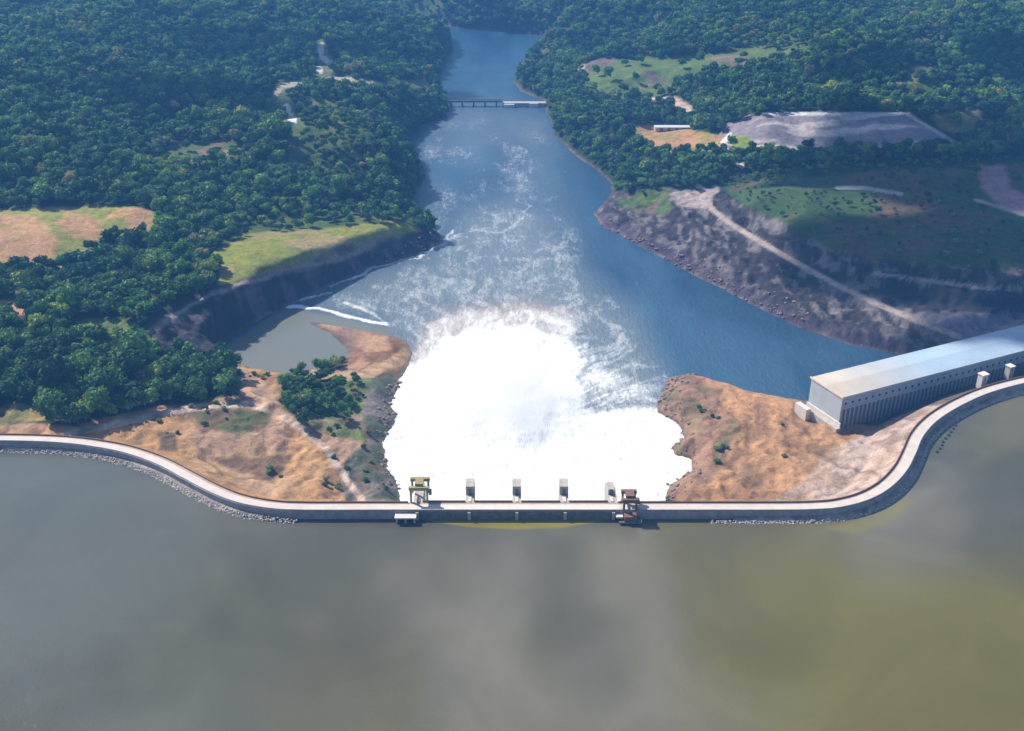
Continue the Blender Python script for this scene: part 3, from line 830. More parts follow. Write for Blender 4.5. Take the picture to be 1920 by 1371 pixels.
stair_me = MB().box(-0.9, 0.9, 4.9, 9.5, CREST - 0.12, CREST + 0.3).mesh('landing', M_CONC_LIGHT)
nose_me = MB().box(-0.8, 0.8, -4.6, -3.62, 6, CREST - 0.6).mesh('pier_nose', M_CONC)
door_me = MB().box(-0.9, 0.9, 11.9, 11.99, CREST - 0.1, CREST + 3.4).mesh('hoist_door', M_STEEL)
for i, x in enumerate(pier_x):
    p = mesh_obj('pier', pier_me, spill, (x, YA, 0))
    mesh_obj('landing', stair_me, p)
    mesh_obj('pier_nose', nose_me, p)
    if i > 0:
        hb = mesh_obj('hoist_block', hoist_me, p)
        if i == 4: hb.scale = (0.7, 1, 0.6); hb.location.z = CREST * 0.4 - 0.06
        mesh_obj('hoist_door', door_me, p)
for a, b in zip(pier_x[:-1], pier_x[1:]):
    w = (b - a - PW) / 2
    m = MB()
    prof = []
    for k in range(9):
        t = k / 8
        prof.append((9 + 3.5 * math.sin(t * 1.6), CREST - 1.8 - t * 9))
    prof += [(y - 0.5, z) for y, z in reversed(prof)]
    m.prism_x(-w, w, prof)
    g = m.build('gate', M_STEEL, spill, ((a + b) / 2, YA, 0))
    MB().box(-w, w, 4.84, 5.3, CREST - 1.4, CREST + 0.8).build('bay_rail', M_BROWN, spill, ((a + b) / 2, YA, 0))
# abutment walls and the splashed apron right of the last pier
MB().box(-1.2, 1.2, 5, 46, -3, 15).build('training_wall', M_CONC, spill, (SPX0 + 2, YA, 0))
MB().box(-1.2, 1.2, 5, 40, -3, 13).build('training_wall', M_CONC, spill, (SPX1 + 1, YA, 0))
MB().box(0, 22, 5.5, 20, 0, 17).build('apron_block', M_CONC_LIGHT, spill, (SPX1 + 3, YA, 0))

# gantry cranes
def gantry(name, px, label, mat, yoff, h, w, dpt, base):
    x = at(px, 951, CREST).x
    r = empty(name, (x, YA + yoff, base), label, 'gantry crane')
    for sx in (-1, 1):
        for sy in (-1, 1):
            MB().box(sx * w / 2 - 0.55, sx * w / 2 + 0.55, sy * dpt / 2 - 0.55, sy * dpt / 2 + 0.55, 0, h - 1.4).build('leg', mat, r)
        MB().box(sx * w / 2 - 0.5, sx * w / 2 + 0.5, -dpt / 2 + 0.56, dpt / 2 - 0.56, h * 0.45, h * 0.45 + 0.8).build('side_beam', mat, r)
    MB().box(-w / 2 - 0.9, w / 2 + 0.9, dpt / 2 - 1.0, dpt / 2 + 1.0, h - 1.38, h + 0.4).build('girder', mat, r)
    MB().box(-w / 2 - 0.9, w / 2 + 0.9, -dpt / 2 - 1.0, -dpt / 2 + 1.0, h - 1.38, h + 0.4).build('girder', mat, r)
    hd = MB().box(-2.2, 2.2, -dpt / 2 + 1.05, dpt / 2 - 1.05, h - 0.8, h + 1.6).build('trolley', mat, r)
    MB().box(-0.9, 0.9, -0.8, 0.8, h - 4.5, h - 0.82).build('hoist', M_STEEL, hd)
    MB().box(w / 2 + 0.6, w / 2 + 2.0, -1.2, 1.2, 2.0, 4.6).build('cab', mat, r)
    return r
gantry('gantry_crane', 785, 'yellow gantry crane standing on the left end of the spillway', M_YELLOW, 9.5, 9.0, 8.6, 9.0, CREST - 0.1)
gantry('gantry_crane', 1180, 'rust-brown gantry crane straddling the road at the right end of the spillway', M_RUST, 1.0, 6.8, 6.4, 8.4, CREST + 0.02)
# platforms on the reservoir side
pl = empty('intake_platform', (at(762, 951, CREST).x, YA - 3.6, LAKE), 'small white slab platform jutting into the reservoir below the yellow crane', 'platform')
MB().box(-5.6, 5.6, -4.6, 0, 3.0, 3.7).build('deck', M_CONC_LIGHT, pl)
for sx in (-4.6, 0, 4.6):
    MB().box(sx - 0.5, sx + 0.5, -4.0, -3.0, -4, 2.98).build('column', M_CONC, pl)
pl = empty('intake_platform', (at(1180, 951, CREST).x, YA - 3.6, LAKE), 'dark trash-rack platform in the reservoir below the rust-brown crane', 'platform')
MB().box(-6.0, 6.0, -5.5, 0, 0.6, 1.6).build('deck', M_DARKCONC, pl)
MB().box(-7.4, -3.8, -3.2, 0, 2.6, 3.4).build('ledge', M_CONC_LIGHT, pl)
MB().box(-3.2, 3.2, -4.8, -0.1, 1.62, 4.4).build('rack_frame', M_RUST, pl)
for sx in (-5, 0, 5):
    MB().box(sx - 0.5, sx + 0.5, -5.2, -4.2, -4, 0.58).build('column', M_DARKCONC, pl)

# ------------------------------------------------------------------ powerhouse
ZR = 31.0
pB = at(1581, 744, ZR); pA = at(1504, 712, ZR); pC = at(1920, 656, ZR)
ux = (pC - pB).to_2d().normalized(); uy = Vector((-ux.y, ux.x))
ph_w = max(24.0, (pA - pB).to_2d().dot(uy)); ph_l = 215.0
rzP = math.atan2(ux.y, ux.x)
print('POWERHOUSE width', ph_w, 'skew', (pA - pB).to_2d().dot(ux), 'angle', math.degrees(rzP))
ph = empty('powerhouse', (pB.x, pB.y, 0), 'long powerhouse with pale blue metal roof, dark ribbed side and small square windows', 'powerhouse', None, rzP)
MB().box(0.3, ph_l, 0.3, ph_w, -3, ZR - 8.6).build('lower_hall', M_DARKCONC, ph)
MB().box(0, ph_l, 0, 0.32, ZR - 8.58, ZR - 0.9).build('wall', M_WALLBLUE, ph)
MB().box(-0.32, -0.02, -0.0, ph_w + 0.2, 4.0, ZR - 0.9).build('end_wall', M_ENDWALL, ph)
MB().box(0, ph_l, 0.34, ph_w, ZR - 8.58, ZR - 1.0).build('hall', M_WALLBLUE, ph)
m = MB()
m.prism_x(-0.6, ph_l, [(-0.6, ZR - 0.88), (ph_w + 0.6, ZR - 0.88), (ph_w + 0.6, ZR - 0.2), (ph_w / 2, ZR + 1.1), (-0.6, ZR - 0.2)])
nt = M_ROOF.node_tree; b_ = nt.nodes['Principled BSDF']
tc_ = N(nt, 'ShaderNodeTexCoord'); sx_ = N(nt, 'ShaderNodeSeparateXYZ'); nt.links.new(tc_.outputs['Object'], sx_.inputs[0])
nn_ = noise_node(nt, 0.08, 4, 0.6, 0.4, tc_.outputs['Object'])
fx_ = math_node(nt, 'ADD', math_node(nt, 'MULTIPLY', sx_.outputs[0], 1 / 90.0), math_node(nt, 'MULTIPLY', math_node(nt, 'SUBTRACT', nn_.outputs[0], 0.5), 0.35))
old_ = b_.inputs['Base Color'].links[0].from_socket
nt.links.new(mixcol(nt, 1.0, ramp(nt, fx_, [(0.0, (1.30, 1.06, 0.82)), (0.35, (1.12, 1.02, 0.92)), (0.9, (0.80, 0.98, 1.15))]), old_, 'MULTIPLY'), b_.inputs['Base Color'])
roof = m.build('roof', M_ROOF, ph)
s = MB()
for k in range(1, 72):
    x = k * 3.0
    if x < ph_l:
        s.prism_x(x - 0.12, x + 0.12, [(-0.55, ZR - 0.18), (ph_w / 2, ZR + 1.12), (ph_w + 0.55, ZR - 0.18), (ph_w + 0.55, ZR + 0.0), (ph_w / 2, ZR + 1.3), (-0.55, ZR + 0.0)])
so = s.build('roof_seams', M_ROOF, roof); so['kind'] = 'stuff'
MB().box(-0.95, -0.62, -0.9, ph_w + 0.9, ZR - 1.0, ZR + 0.5).build('parapet', M_ROOFEND, ph)
MB().box(-0.6, ph_l, -0.95, -0.62, ZR - 1.0, ZR + 0.15).build('gutter', M_ENDWALL, ph)
MB().box(0, ph_l, -0.35, -0.02, ZR - 9.3, ZR - 8.6).build('ledge', M_ENDWALL, ph)
win_me = MB().box(-0.85, 0.85, -0.10, -0.01, -0.8, 0.8).mesh('window', M_GLASS)
fr_me = MB().box(-1.05, 1.05, -0.06, -0.005, -1.0, -0.82).box(-1.05, 1.05, -0.06, -0.005, 0.82, 1.0).box(-1.05, -0.87, -0.06, -0.005, -0.8, 0.8).box(0.87, 1.05, -0.06, -0.005, -0.8, 0.8).mesh('frame', M_ENDWALL)
x = 3.0
while x < 170:
    w_ = mesh_obj('window', win_me, ph, (x, 0, ZR - 5.6))
    mesh_obj('frame', fr_me, w_)
    x += 5.4
pil_me = MB().box(-0.55, 0.55, -0.30, 0.28, 2, ZR - 9.3).mesh('pilaster', M_WALLBLUE)
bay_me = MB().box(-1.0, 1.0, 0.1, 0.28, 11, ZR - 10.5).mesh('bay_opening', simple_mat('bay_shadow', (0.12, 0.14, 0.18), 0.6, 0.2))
x = 0.6; k = 0
while x < 150:
    mesh_obj('pilaster', pil_me, ph, (x, 0, 0))
    mesh_obj('bay_opening', bay_me, ph, (x + 1.7, 0, 0))
    x += 3.4
# concrete retaining works at the building's end
rt = empty('retaining_wall', (pB.x, pB.y, 0), 'stepped concrete retaining wall at the near end of the powerhouse', 'wall', None, rzP)
MB().box(-4.5, -1.2, -3, ph_w + 3, -3, 10.5).build('lower_step', M_CONC, rt)
MB().box(-1.18, -0.34, -2, ph_w + 1, -3, 13).build('upper_step', M_CONC_LIGHT, rt)
MB().box(-8.5, -4.6, ph_w - 8, ph_w + 3, -3, 13).build('end_block', M_CONC_LIGHT, rt)
# intake structures behind the crest, right
for (px, py, w, d_, h, lab, mt) in ((1842, 712, 5, 4, 6, 'small pale hoist house beside the crest road below the powerhouse roof', M_CONC_LIGHT), (1893, 694, 4, 4, 5, 'small grey gate hoist house nearest the right end of the crest road', M_CONC)):
    q = at(px, py, CREST)
    hh = empty('hoist_house', (q.x, q.y, CREST - 6), lab, 'hoist house', None, rzP)
    MB().box(-w / 2, w / 2, -d_ / 2, d_ / 2, 0, h + 4).build('wall', mt, hh)
    MB().box(-w / 2 - 0.4, w / 2 + 0.4, -d_ / 2 - 0.4, d_ / 2 + 0.4, h + 4.02, h + 4.5).build('roof', M_ROOFEND, hh)
    MB().box(-0.6, 0.6, -d_ / 2 - 0.06, -d_ / 2 - 0.01, 6.0, 8.4).build('door', M_STEEL, hh)

fl_me = MB().box(-0.7, 0.7, -0.7, 0.7, -0.4, 0.5).box(-0.12, 0.12, -0.12, 0.12, 0.5, 1.3).mesh('float_marker', M_GLASS)
for k in range(9):
    q = at(1792 - 4.2 * k + rng.normal() * 2, 798 + 6.2 * k, LAKE)
    tag(mesh_obj('float_marker', fl_me, None, (q.x, q.y, LAKE)), 'tiny dark float in the line drifting in the reservoir off the sharp road bend', 'float', 'dark floats off the road bend')

# ------------------------------------------------------------------ bridge over the river, far upstream in view
bz = 7.0
b0 = at(834, 189, bz); b1 = at(942, 189, bz); b2 = at(1012, 190, bz)
br = empty('bridge', (b0.x, b0.y, 0), 'low dark bridge crossing the far river on short piers', 'bridge')
L_ = (b1 - b0).length; L2 = (b2 - b0).length
MB().box(-6, L_, -3, 3, bz - 1.6, bz).build('deck', M_BRIDGE, br)
MB().box(-6, L_, -3.3, -3.02, bz - 0.8, bz + 1.0).build('railing', M_BRIDGE, br)
MB().box(-6, L_, 3.02, 3.3, bz - 0.8, bz + 1.0).build('railing', M_BRIDGE, br)
for k in range(5):
    x = 8 + k * (L_ - 16) / 4
    MB().box(x - 1, x + 1, -2.5, 2.5, -3, bz - 1.62).build('pier', M_BRIDGE, br)
cw = empty('causeway', (b1.x, b1.y, 0), 'pale concrete causeway at the right end of the far bridge', 'causeway')
MB().box(0.1, L2 - L_ + 8, -5, 5, -2, bz - 2).build('fill', M_CONC, cw)
MB().box(2, 16, -9, -5.1, -1, 4).build('landing', M_WHITE, cw)
MB().box(36, 48, -7, -5.1, -1, 5).build('landing', M_WHITE, cw)

# white-roofed shed by the orange yard
def ground_at(px, py):
    """point of the land seen at a sketch position"""
    z = 30.0
    for _ in range(12):
        p = at(px, py, z)
        z = 0.5 * z + 0.5 * float(height(np.array([p.x]), np.array([p.y]))[0])
    return at(px, py, z)
g = ground_at(1265, 243)
sh = empty('shed', (g.x, g.y, g.z - 1), 'long white-roofed shed beside the orange earth yard on the right bank', 'shed')
MB().box(-23, 23, -4, 4, 0, 4.5).build('wall', M_CONC_LIGHT, sh)
MB().prism_x(-24, 24, [(-5, 4.52), (5, 4.52), (5, 4.8), (0, 6.2), (-5, 4.8)]).build('roof', M_WHITE, sh)
for k in range(5):
    MB().box(-18 + k * 9, -14 + k * 9, -4.1, -4.02, 0.5, 3.6).build('door', M_STEEL, sh)

# ------------------------------------------------------------------ trees
def crown_mesh(name, R0, H0, n_lobes, n_leaf, leaf, seed, mat=None):
    r = np.random.default_rng(seed)
    V = []; F = []; nv = 0
    lobes = [(np.array([0, 0, H0 * 0.62]), R0 * 0.72)]
    for k in range(n_lobes):
        a = k * 2.399 + r.random() * 0.8; q = R0 * (0.35 + 0.45 * r.random())
        lobes.append((np.array([math.cos(a) * q, math.sin(a) * q, H0 * (0.42 + 0.42 * r.random())]), R0 * (0.30 + 0.22 * r.random())))
    bm = bmesh.new()
    for c, rad in lobes:
        ret = bmesh.ops.create_icosphere(bm, subdivisions=1, radius=rad * 0.78)
        for v in ret['verts']:
            v.co = Vector((v.co.x, v.co.y, v.co.z * 0.8)) * (0.85 + 0.3 * r.random()) + Vector(c)
    bm.verts.index_update()
    for v in bm.verts: V.append(tuple(v.co))
    for f_ in bm.faces: F.append([v.index for v in f_.verts])
    bm.free(); nv = len(V)
    wts = np.array([l[1] ** 2 for l in lobes]); wts /= wts.sum()
    for k in range(n_leaf):
        c, rad = lobes[r.choice(len(lobes), p=wts)]
        d = r.normal(size=3); d /= np.linalg.norm(d); d[2] = abs(d[2]) * (1 if r.random() < 0.8 else -1)
        p = c + d * rad * np.array([1, 1, 0.8]) * (0.82 + 0.34 * r.random())
        nrm = d + r.normal(size=3) * 0.55; nrm /= np.linalg.norm(nrm)
        t = np.cross(nrm, r.normal(size=3)); t /= np.linalg.norm(t); b = np.cross(nrm, t)
        s_ = leaf * (0.6 + 0.8 * r.random())
        q = [p + t * s_ * 0.6, p + b * s_ * 0.5 * (0.6 + r.random()), p - t * s_ * 0.6 + nrm * s_ * 0.15 * r.normal(), ]
        V += [tuple(x) for x in q]; F.append([nv, nv + 1, nv + 2]); nv += 3
        q = [p - t * s_ * 0.5 - b * 0.1, p - b * s_ * 0.6 + nrm * s_ * 0.2, p + t * s_ * 0.5]
        V += [tuple(x) for x in q]; F.append([nv, nv + 1, nv + 2]); nv += 3
    return np_mesh(name, V, F, mat or M_LEAF, False)

def trunk_mesh(H, r0, seed):
    r = random.Random(seed)
    v = []; f = []
    def limb(a, b, ra, rb, n=6):
        i = len(v); d = (b - a).normalized(); p = d.orthogonal().normalized(); q = d.cross(p)
        for c, rr in ((a, ra), (b, rb)):
            for k in range(n):
                t = k / n * 2 * math.pi; v.append(tuple(c + (p * math.cos(t) + q * math.sin(t)) * rr))
        for k in range(n): f.append((i + k, i + (k + 1) % n, i + n + (k + 1) % n, i + n + k))
    top = Vector((r.uniform(-.4, .4), r.uniform(-.4, .4), H * 0.55))
    limb(Vector((0, 0, -1.5)), top, r0, r0 * 0.6)
    for k in range(4):
        a = k * 1.57 + r.random(); limb(top, top + Vector((math.cos(a) * H * .2, math.sin(a) * H * .2, H * .22)), r0 * .45, r0 * .15, 5)
    me = bpy.data.meshes.new('trunk'); me.from_pydata(v, [], f); me.materials.append(M_BARK); return me

KINDS = []
for k in range(7):
    Rk = [4.6, 5.2, 4.0, 5.8, 3.6, 4.8, 6.2][k]; Hk = [10, 11.5, 9.5, 12, 11, 8.5, 13][k]
    KINDS.append((crown_mesh('crown', Rk, Hk, 7 + k % 3, 330, 1.15, 100 + k), trunk_mesh(Hk, 0.32, k), Rk, Hk))

def candidates(sp_near, sp_far):
    out = []
    y = 455.0
    while y < 3300:
        sp = sp_near + (sp_far - sp_near) * min(1, max(0, (y - 600) / 1500))
        half = 0.56 * y + 90
        n = int(2 * half / sp)
        xs = -half + (np.arange(n) + rng.random(n) * 1.3) * sp
        ys = y + (rng.random(n) - 0.5) * sp * 1.3
        out.append(np.stack([xs, ys, np.full(n, sp)], 1))
        y += sp * 0.92
    return np.vstack(out)

cand = candidates(7.4, 8.0)
gx0 = at(505, 740, 8).x; gx1 = at(730, 740, 8).x; gy0 = at(600, 815, 8).y; gy1 = at(600, 675, 8).y
cand = np.vstack([cand, np.stack([gx0 + (gx1 - gx0) * rng.random(260), gy0 + (gy1 - gy0) * rng.random(260), np.full(260, 8.0)], 1)])
cz = height(cand[:, 0], cand[:, 1])
_, tmask, cpx, cpy, cdep = zone_colors(cand[:, 0], cand[:, 1], cz)
da = seg_dist(cand[:, 0], cand[:, 1], [tuple(p) for p in AXn])
yax = np.interp(cand[:, 0], AXo, AXn[:, 1])
ok = (rng.random(len(cand)) < tmask ** 1.5) & (cz > 1.5) & (da > 16) & ~((cpx > 700) & (cpx < 1250) & (cpy > 640)) & ~((cpx > 560) & (cpx < 800) & (cpy > 815)) & (cand[:, 1] > yax)
ok &= seg_dist(cand[:, 0], cand[:, 1], river, True) > 3.0
# keep the powerhouse footprint clear
lx_ = (cand[:, 0] - pB.x) * ux.x + (cand[:, 1] - pB.y) * ux.y
ly_ = (cand[:, 0] - pB.x) * uy.x + (cand[:, 1] - pB.y) * uy.y
ok &= ~((lx_ > -20) & (lx_ < 400) & (ly_ > -60) & (ly_ < 90))
T = cand[ok]; Tz = cz[ok]; Tpx = cpx[ok]; Tpy = cpy[ok]; Tdep = cdep[ok]
scl = (0.60 + 0.42 * rng.random(len(T)) + 0.55 * rng.random(len(T)) ** 6) * (T[:, 2] / 6.2) * (0.92 + 0.25 * fbm(T[:, 0], T[:, 1], 40, 2, 71))
grove = in_poly(Tpx, Tpy, [(505, 670), (760, 670), (760, 830), (505, 830)])
scl = np.where(grove, scl * (0.28 + 0.34 * rng.random(len(T))), scl)
scr = smooth(0.22, 0.38, fbm(T[:, 0], T[:, 1], 140, 4, 51)) * smooth(560, 640, T[:, 1])
scl = scl * (1 - 0.38 * scr * rng.random(len(T)) - 0.1 * scr)
plat = in_poly(Tpx, Tpy, [(1345, 318), (1990, 290), (1990, 520), (1560, 480), (1345, 400)])
scl = np.where(plat, scl * (0.25 + 0.35 * rng.random(len(T))), scl)
front = in_poly(Tpx, Tpy, [(60, 690), (460, 690), (460, 830), (60, 830)])
scl = np.where(front, scl * 1.18, scl)
kind_i = rng.integers(0, len(KINDS), len(T))
print('TREES', len(T))
inview = (Tpx > -10) & (Tpx < 1930) & (Tpy > 0) & (Tpy < 1000)
inview &= ~(grove & (rng.random(len(T)) < 0.45))
# the nearest three hundred in view stand as trees of their own
order = np.argsort(np.where(inview, Tdep, 1e9))
near = order[:296]
near_set = np.zeros(len(T), bool); near_set[near] = True

patches = [
    ('green broadleaf tree in the small grove between the basin and the bare left embankment', lambda a, b: a > 505, 'trees of the grove beside the basin'),
    ('green broadleaf tree at the right end of the near left wood, above the pond shore', lambda a, b: a > 330, 'trees at the right end of the near left wood'),
    ('green broadleaf tree in the middle of the near left wood, above the crest road', lambda a, b: a > 170, 'trees in the middle of the near left wood'),
    ('green broadleaf tree at the left end of the near left wood, by the picture edge', lambda a, b: a <= 170, 'trees at the left end of the near left wood')]
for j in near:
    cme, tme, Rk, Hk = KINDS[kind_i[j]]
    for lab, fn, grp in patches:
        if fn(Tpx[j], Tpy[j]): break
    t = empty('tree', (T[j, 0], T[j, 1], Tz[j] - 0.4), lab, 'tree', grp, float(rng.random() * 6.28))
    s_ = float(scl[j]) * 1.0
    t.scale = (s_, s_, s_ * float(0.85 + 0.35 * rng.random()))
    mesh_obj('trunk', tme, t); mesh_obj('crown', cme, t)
bpy.context.view_layer.update()
protos = []
for k in range(len(KINDS)):
    protos.append(next(o for o in COL.objects if o.type == 'MESH' and o.data == KINDS[k][0]))

bush_spots = [
    ('low green bush dotting the bare embankment left of the white water', 'bushes on the bare left embankment', [(360, 430, 765, 815, 9), (600, 740, 800, 930, 16), (300, 340, 810, 850, 3), (500, 530, 870, 900, 3)]),
    ('small dark bush on the tan shore below the pond', 'bushes along the pond shore', [(440, 540, 688, 700, 8)]),
    ('low bush on the orange earth between the white water and the powerhouse', 'bushes on the right earth bank', [(1310, 1350, 750, 790, 5), (1335, 1375, 840, 890, 5), (1440, 1540, 780, 880, 2)])]
for lab, grp, boxes in bush_spots:
    for (x0, x1, y0, y1, n_) in boxes:
        for k in range(n_):
            q = at(x0 + (x1 - x0) * rng.random(), y0 + (y1 - y0) * rng.random(), 9.0)
            gz = float(height(np.array([q.x]), np.array([q.y]))[0])
            if gz < 0.8: continue
            o = mesh_obj('bush', KINDS[int(rng.integers(0, 7))][0], None, (q.x, q.y, gz - 0.9), float(rng.random() * 6))
            s_ = 0.16 + 0.22 * float(rng.random()); o.scale = (s_ * 1.3, s_ * 1.3, s_)
            tag(o, lab, 'bush', grp)

def scatter_group(name):
    ng = bpy.data.node_groups.new(name, 'GeometryNodeTree')
    ng.interface.new_socket('Geometry', in_out='INPUT', socket_type='NodeSocketGeometry')
    ng.interface.new_socket('Geometry', in_out='OUTPUT', socket_type='NodeSocketGeometry')
    gi = ng.nodes.new('NodeGroupInput'); go = ng.nodes.new('NodeGroupOutput')
    jn = ng.nodes.new('GeometryNodeJoinGeometry')
    for o in reversed(protos):
        oi = ng.nodes.new('GeometryNodeObjectInfo'); oi.inputs['Object'].default_value = o; oi.inputs['As Instance'].default_value = True
        oi.transform_space = 'ORIGINAL'
        ng.links.new(oi.outputs['Geometry'], jn.inputs[0])
    ip = ng.nodes.new('GeometryNodeInstanceOnPoints')
    def attr(n_, t):
        a = ng.nodes.new('GeometryNodeInputNamedAttribute'); a.data_type = t; a.inputs['Name'].default_value = n_
        return next(s for s in a.outputs if s.enabled and s.name == 'Attribute')
    ng.links.new(gi.outputs[0], ip.inputs['Points'])
    ng.links.new(jn.outputs[0], ip.inputs['Instance'])
    ip.inputs['Pick Instance'].default_value = True
    ng.links.new(attr('kind', 'INT'), ip.inputs['Instance Index'])
    ng.links.new(attr('rot', 'FLOAT_VECTOR'), ip.inputs['Rotation'])
    ng.links.new(attr('scl', 'FLOAT_VECTOR'), ip.inputs['Scale'])
    ng.links.new(ip.outputs[0], go.inputs[0])
    return ng
NG = scatter_group('tree_scatter')

def forest(name, sel, label):
    pts = np.stack([T[sel, 0], T[sel, 1], Tz[sel] - 0.5], 1)
    me = bpy.data.meshes.new(name); me.vertices.add(len(pts)); me.vertices.foreach_set('co', pts.astype(np.float32).ravel())
    n_ = len(pts)
    a = me.attributes.new('kind', 'INT', 'POINT'); a.data.foreach_set('value', kind_i[sel].astype(np.int32))
    rot = np.zeros((n_, 3), np.float32); rot[:, 2] = rng.random(n_) * 6.28; rot[:, :2] = (rng.random((n_, 2)) - 0.5) * 0.2
    a = me.attributes.new('rot', 'FLOAT_VECTOR', 'POINT'); a.data.foreach_set('vector', rot.ravel())
    sc = np.repeat(scl[sel][:, None], 3, 1).astype(np.float32); sc[:, 2] *= 0.85 + 0.35 * rng.random(n_)
    a = me.attributes.new('scl', 'FLOAT_VECTOR', 'POINT'); a.data.foreach_set('vector', sc.ravel())
    o = mesh_obj(name, me)
    o.modifiers.new('scatter', 'NODES').node_group = NG
    return tag(o, label, 'forest', None, 'stuff')
rest = ~near_set
rivx = np.interp(T[:, 1], [500, 900, 1500, 2300, 3300], [0, 0, -30, 20, 0])
forest('forest', rest & (T[:, 0] < rivx), 'dense rainforest covering the hills of the left bank')
forest('forest', rest & (T[:, 0] >= rivx), 'dense rainforest covering the hills of the right bank')

# ------------------------------------------------------------------ loose rocks along the reservoir edge and the basin
def rocks(name, pts, sizes, label, mat=M_RIPRAP):
    V = []; F = []
    bm = bmesh.new(); bmesh.ops.create_icosphere(bm, subdivisions=1, radius=1.0)
    base = np.array([v.co[:] for v in bm.verts]); fc = np.array([[v.index for v in f_.verts] for f_ in bm.faces]); bm.free()
    n = len(base)
    allv = np.empty((len(pts), n, 3)); 
    for i, (p, s_) in enumerate(zip(pts, sizes)):
        q = base * (0.6 + 0.8 * rng.random((n, 1))) * s_ * np.array([1, 1, 0.7])
        allv[i] = q + p
    fa = (fc[None] + (np.arange(len(pts)) * n)[:, None, None]).reshape(-1, 3)
    o = mesh_obj(name, np_mesh(name, allv.reshape(-1, 3), fa, mat, False))
    return tag(o, label, 'rocks', None, 'stuff')
def along(x0, x1, step, off0, off1, per, zf):
    pts = []; sz = []
    fr = frames(x0, x1)
    for (p, nm), (p2, nm2) in zip(fr[:-1], fr[1:]):
        L = (p2 - p).length; n = int(L / step * per)
        for k in range(n):
            t = rng.random(); o = off0 + (off1 - off0) * rng.random()
            q = p.lerp(p2, t) + nm.lerp(nm2, t) * o
            pts.append((q.x, q.y, zf(o) + 0.3 * rng.random())); sz.append(0.25 + 0.4 * rng.random() ** 2)
    return np.array(pts), np.array(sz)
zf = lambda o: CREST - 3.2 + (o + 4.5) * 0.62
p_, s_ = along(-700, at(560, 951, CREST).x, 1.0, -8.5, -5.2, 6.5, zf)
rocks('riprap', p_, s_, 'broken rock armour along the waterline of the left dam wing')
p_, s_ = along(at(1330, 951, CREST).x, 500, 1.0, -8.5, -6.2, 7.0, zf)
rocks('riprap', p_, s_, 'broken rock armour along the waterline of the curved right dam wing')
# boulders round the white water
bp = []; bs = []
for (a, b) in [((728, 850), (752, 930)), ((738, 760), (722, 830)), ((752, 715), (738, 760)), ((1238, 740), (1285, 822)), ((1255, 838), (1290, 885)), ((1290, 885), (1245, 935)), ((1290, 700), (1240, 740)), ((640, 535), (830, 452)), ((1120, 420), (1500, 612))]:
    q0 = at(*a, 0); q1 = at(*b, 0)
    n = int((q1 - q0).length * 1.6)
    for k in range(n):
        q = q0.lerp(q1, rng.random()) + Vector((rng.normal() * 5, rng.normal() * 5, 0))
        bp.append(q); bs.append(0.5 + 1.5 * rng.random() ** 3)
bp = np.array([list(q) for q in bp]); bh = height(bp[:, 0], bp[:, 1]); kb = bh > 0.25; bp = bp[kb]; bs = np.array(bs)[kb]; bp[:, 2] = bh[kb] + 0.1
rocks('boulders', bp, np.array(bs), 'loose brown boulders on the shores around the white water', simple_mat('shore_rock', (0.22, 0.17, 0.15), 0.9, 0.4, 0.4, 0.1))

# ------------------------------------------------------------------ spray thrown up by the flip bucket
def lumps(name, items, mat, sub=3, amp=0.35, seed=5):
    V = []; F = []
    bm = bmesh.new()
    for (c, r3) in items:
        n0 = len(bm.verts)
        ret = bmesh.ops.create_icosphere(bm, subdivisions=sub, radius=1.0)
        from mathutils import noise as mn
        for v in ret['verts']:
            d = v.co.normalized()
            k = 1 + amp * (mn.noise(d * 1.6 + Vector(c) * 0.013) + 0.5 * mn.noise(d * 3.7 + Vector(c) * 0.021))
            v.co = Vector(c) + Vector((d.x * r3[0], d.y * r3[1], d.z * r3[2])) * k
    me = bpy.data.meshes.new(name); bm.to_mesh(me); bm.free(); me.materials.append(mat)
    me.polygons.foreach_set('use_smooth', np.ones(len(me.polygons), bool))
    return mesh_obj(name, me)
sm = bpy.data.materials.new('spray_mist'); sm.use_nodes = True
nt = sm.node_tree; nt.nodes.remove(nt.nodes['Principled BSDF'])
vol = nt.nodes.new('ShaderNodeVolumePrincipled')
vol.inputs['Color'].default_value = (0.98, 0.985, 1.0, 1)
tc = N(nt, 'ShaderNodeTexCoord')
nz = noise_node(nt, 0.055, 4, 0.6, 0.3, tc.outputs['Object'])
# density falls off away from the middle of the plume
vm1 = N(nt, 'ShaderNodeVectorMath', operation='MULTIPLY'); nt.links.new(tc.outputs['Object'], vm1.inputs[0]); vm1.inputs[1].default_value = (1 / 60.0, 1 / 74.0, 1 / 34.0)
ln = N(nt, 'ShaderNodeVectorMath', operation='LENGTH'); nt.links.new(vm1.outputs[0], ln.inputs[0])
fall = math_node(nt, 'SUBTRACT', 1.0, ln.outputs['Value'])
dn = math_node(nt, 'ADD', fall, math_node(nt, 'MULTIPLY', math_node(nt, 'SUBTRACT', nz.outputs[0], 0.55), 1.5))
nt.links.new(math_node(nt, 'MULTIPLY', math_node(nt, 'MAXIMUM', dn, 0.0), 0.055), vol.inputs['Density'])
nt.links.new(vol.outputs[0], nt.nodes['Material Output'].inputs['Volume'])
q = at(935, 745, 2)
spray = MB().box(-62, 62, -60, 76, -1, 34).build('spray', M_CONC)
spray.location = (q.x, q.y, 0)
spray.data.materials.clear(); spray.data.materials.append(sm)
tag(spray, 'white spray rising over the plunge basin', 'spray', None, 'stuff')

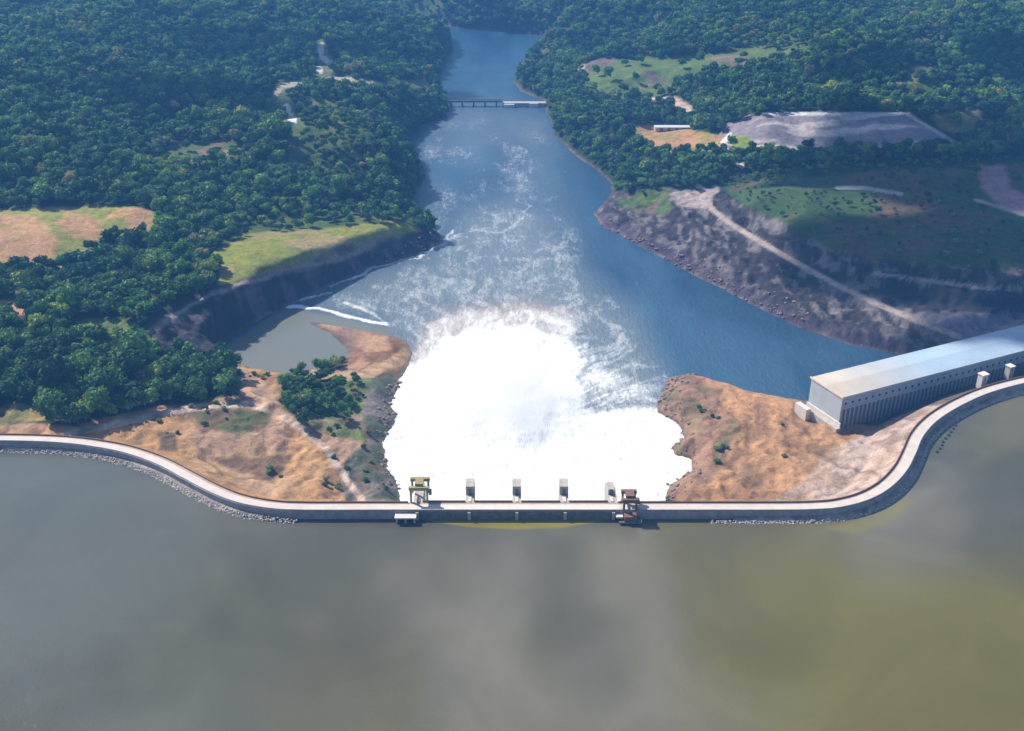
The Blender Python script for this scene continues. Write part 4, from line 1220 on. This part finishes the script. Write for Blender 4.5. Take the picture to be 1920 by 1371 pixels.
# ------------------------------------------------------------------ clouds out of view, inferred over the right bank, added over the hills
cm, nt, b = new_mat('cloud_vapour')
b.inputs['Base Color'].default_value = (0.92, 0.92, 0.93, 1); b.inputs['Roughness'].default_value = 1.0; b.inputs['Specular IOR Level'].default_value = 0
tr = N(nt, 'ShaderNodeBsdfTranslucent'); tr.inputs[0].default_value = (0.95, 0.95, 0.96, 1)
mx = N(nt, 'ShaderNodeMixShader'); mx.inputs[0].default_value = 0.8
nt.links.new(b.outputs[0], mx.inputs[1]); nt.links.new(tr.outputs[0], mx.inputs[2])
lw = N(nt, 'ShaderNodeLayerWeight'); lw.inputs['Blend'].default_value = 0.5
tp = N(nt, 'ShaderNodeBsdfTransparent'); mx2 = N(nt, 'ShaderNodeMixShader')
nt.links.new(ramp(nt, lw.outputs['Facing'], [(0.35, 0.0), (0.85, 1.0)]), mx2.inputs[0])
nt.links.new(mx.outputs[0], mx2.inputs[1]); nt.links.new(tp.outputs[0], mx2.inputs[2])
nt.links.new(mx2.outputs[0], nt.nodes['Material Output'].inputs[0])
CLOUD_Z = 1400.0
def shadow_cloud(px, py, z, rx_, ry_, n=5):
    g = at(px, py, z); t = (CLOUD_Z - z) / SUN_DIR.z
    c = g + SUN_DIR * t
    out = [((c.x, c.y, c.z), (rx_, ry_, min(rx_, ry_) * 0.35))]
    for k in range(n):
        a = k / n * 6.283 + px; 
        out.append(((c.x + math.cos(a) * rx_ * 0.7, c.y + math.sin(a) * ry_ * 0.7, c.z + 10), (rx_ * 0.5, ry_ * 0.5, min(rx_, ry_) * 0.25)))
    return out
def mirror_cloud(px, py, rx_, ry_, n=4):
    g = at(px, py, LAKE); d = (g - Vector((0, 0, CAM_H))); d.z = -d.z; t = (CLOUD_Z + 100 - LAKE) / d.z
    c = g + d * t
    out = [((c.x, c.y, c.z), (rx_, ry_, min(rx_, ry_) * 0.3))]
    for k in range(n):
        a = k / n * 6.283 + px
        out.append(((c.x + math.cos(a) * rx_ * 0.8, c.y + math.sin(a) * ry_ * 0.8, c.z), (rx_ * 0.45, ry_ * 0.45, min(rx_, ry_) * 0.25)))
    return out
items = []
for a in [(1740, 490, 20, 115, 62), (1890, 620, 20, 75, 50), (590, 100, 50, 150, 44), (390, 210, 50, 100, 32), (1640, 140, 60, 75, 26), (1980, 130, 70, 80, 70), (1130, 75, 40, 45, 20)]:  # right-bank clouds inferred; those aimed at the far hills added to darken slopes
    items += shadow_cloud(*a)
for a in [(330, 1180, 170, 120), (640, 1120, 220, 200), (1000, 1200, 260, 420), (1170, 1050, 120, 200), (1750, 1030, 200, 120)]:
    items += mirror_cloud(*a)
clouds = lumps('clouds', items, cm, 3, 0.5)
tag(clouds, 'scattered white cumulus clouds out of view, some added to shade the far hills', 'clouds', None, 'stuff')

# ------------------------------------------------------------------ haze
hz = MB().box(-5000, 5000, -1700, 6200, -12, CAM_H + 12).build('haze', M_CONC)
hm = bpy.data.materials.new('haze_air'); hm.use_nodes = True
nt = hm.node_tree; nt.nodes.remove(nt.nodes['Principled BSDF'])
vol = nt.nodes.new('ShaderNodeVolumePrincipled')
vol.inputs['Color'].default_value = HAZE_COLOR
vol.inputs['Density'].default_value = HAZE_DENSITY
vol.inputs['Anisotropy'].default_value = 0.0
nt.links.new(vol.outputs[0], nt.nodes['Material Output'].inputs['Volume'])
hz.data.materials.clear(); hz.data.materials.append(hm)
tag(hz, 'bluish air haze filling the valley', 'haze', None, 'stuff')
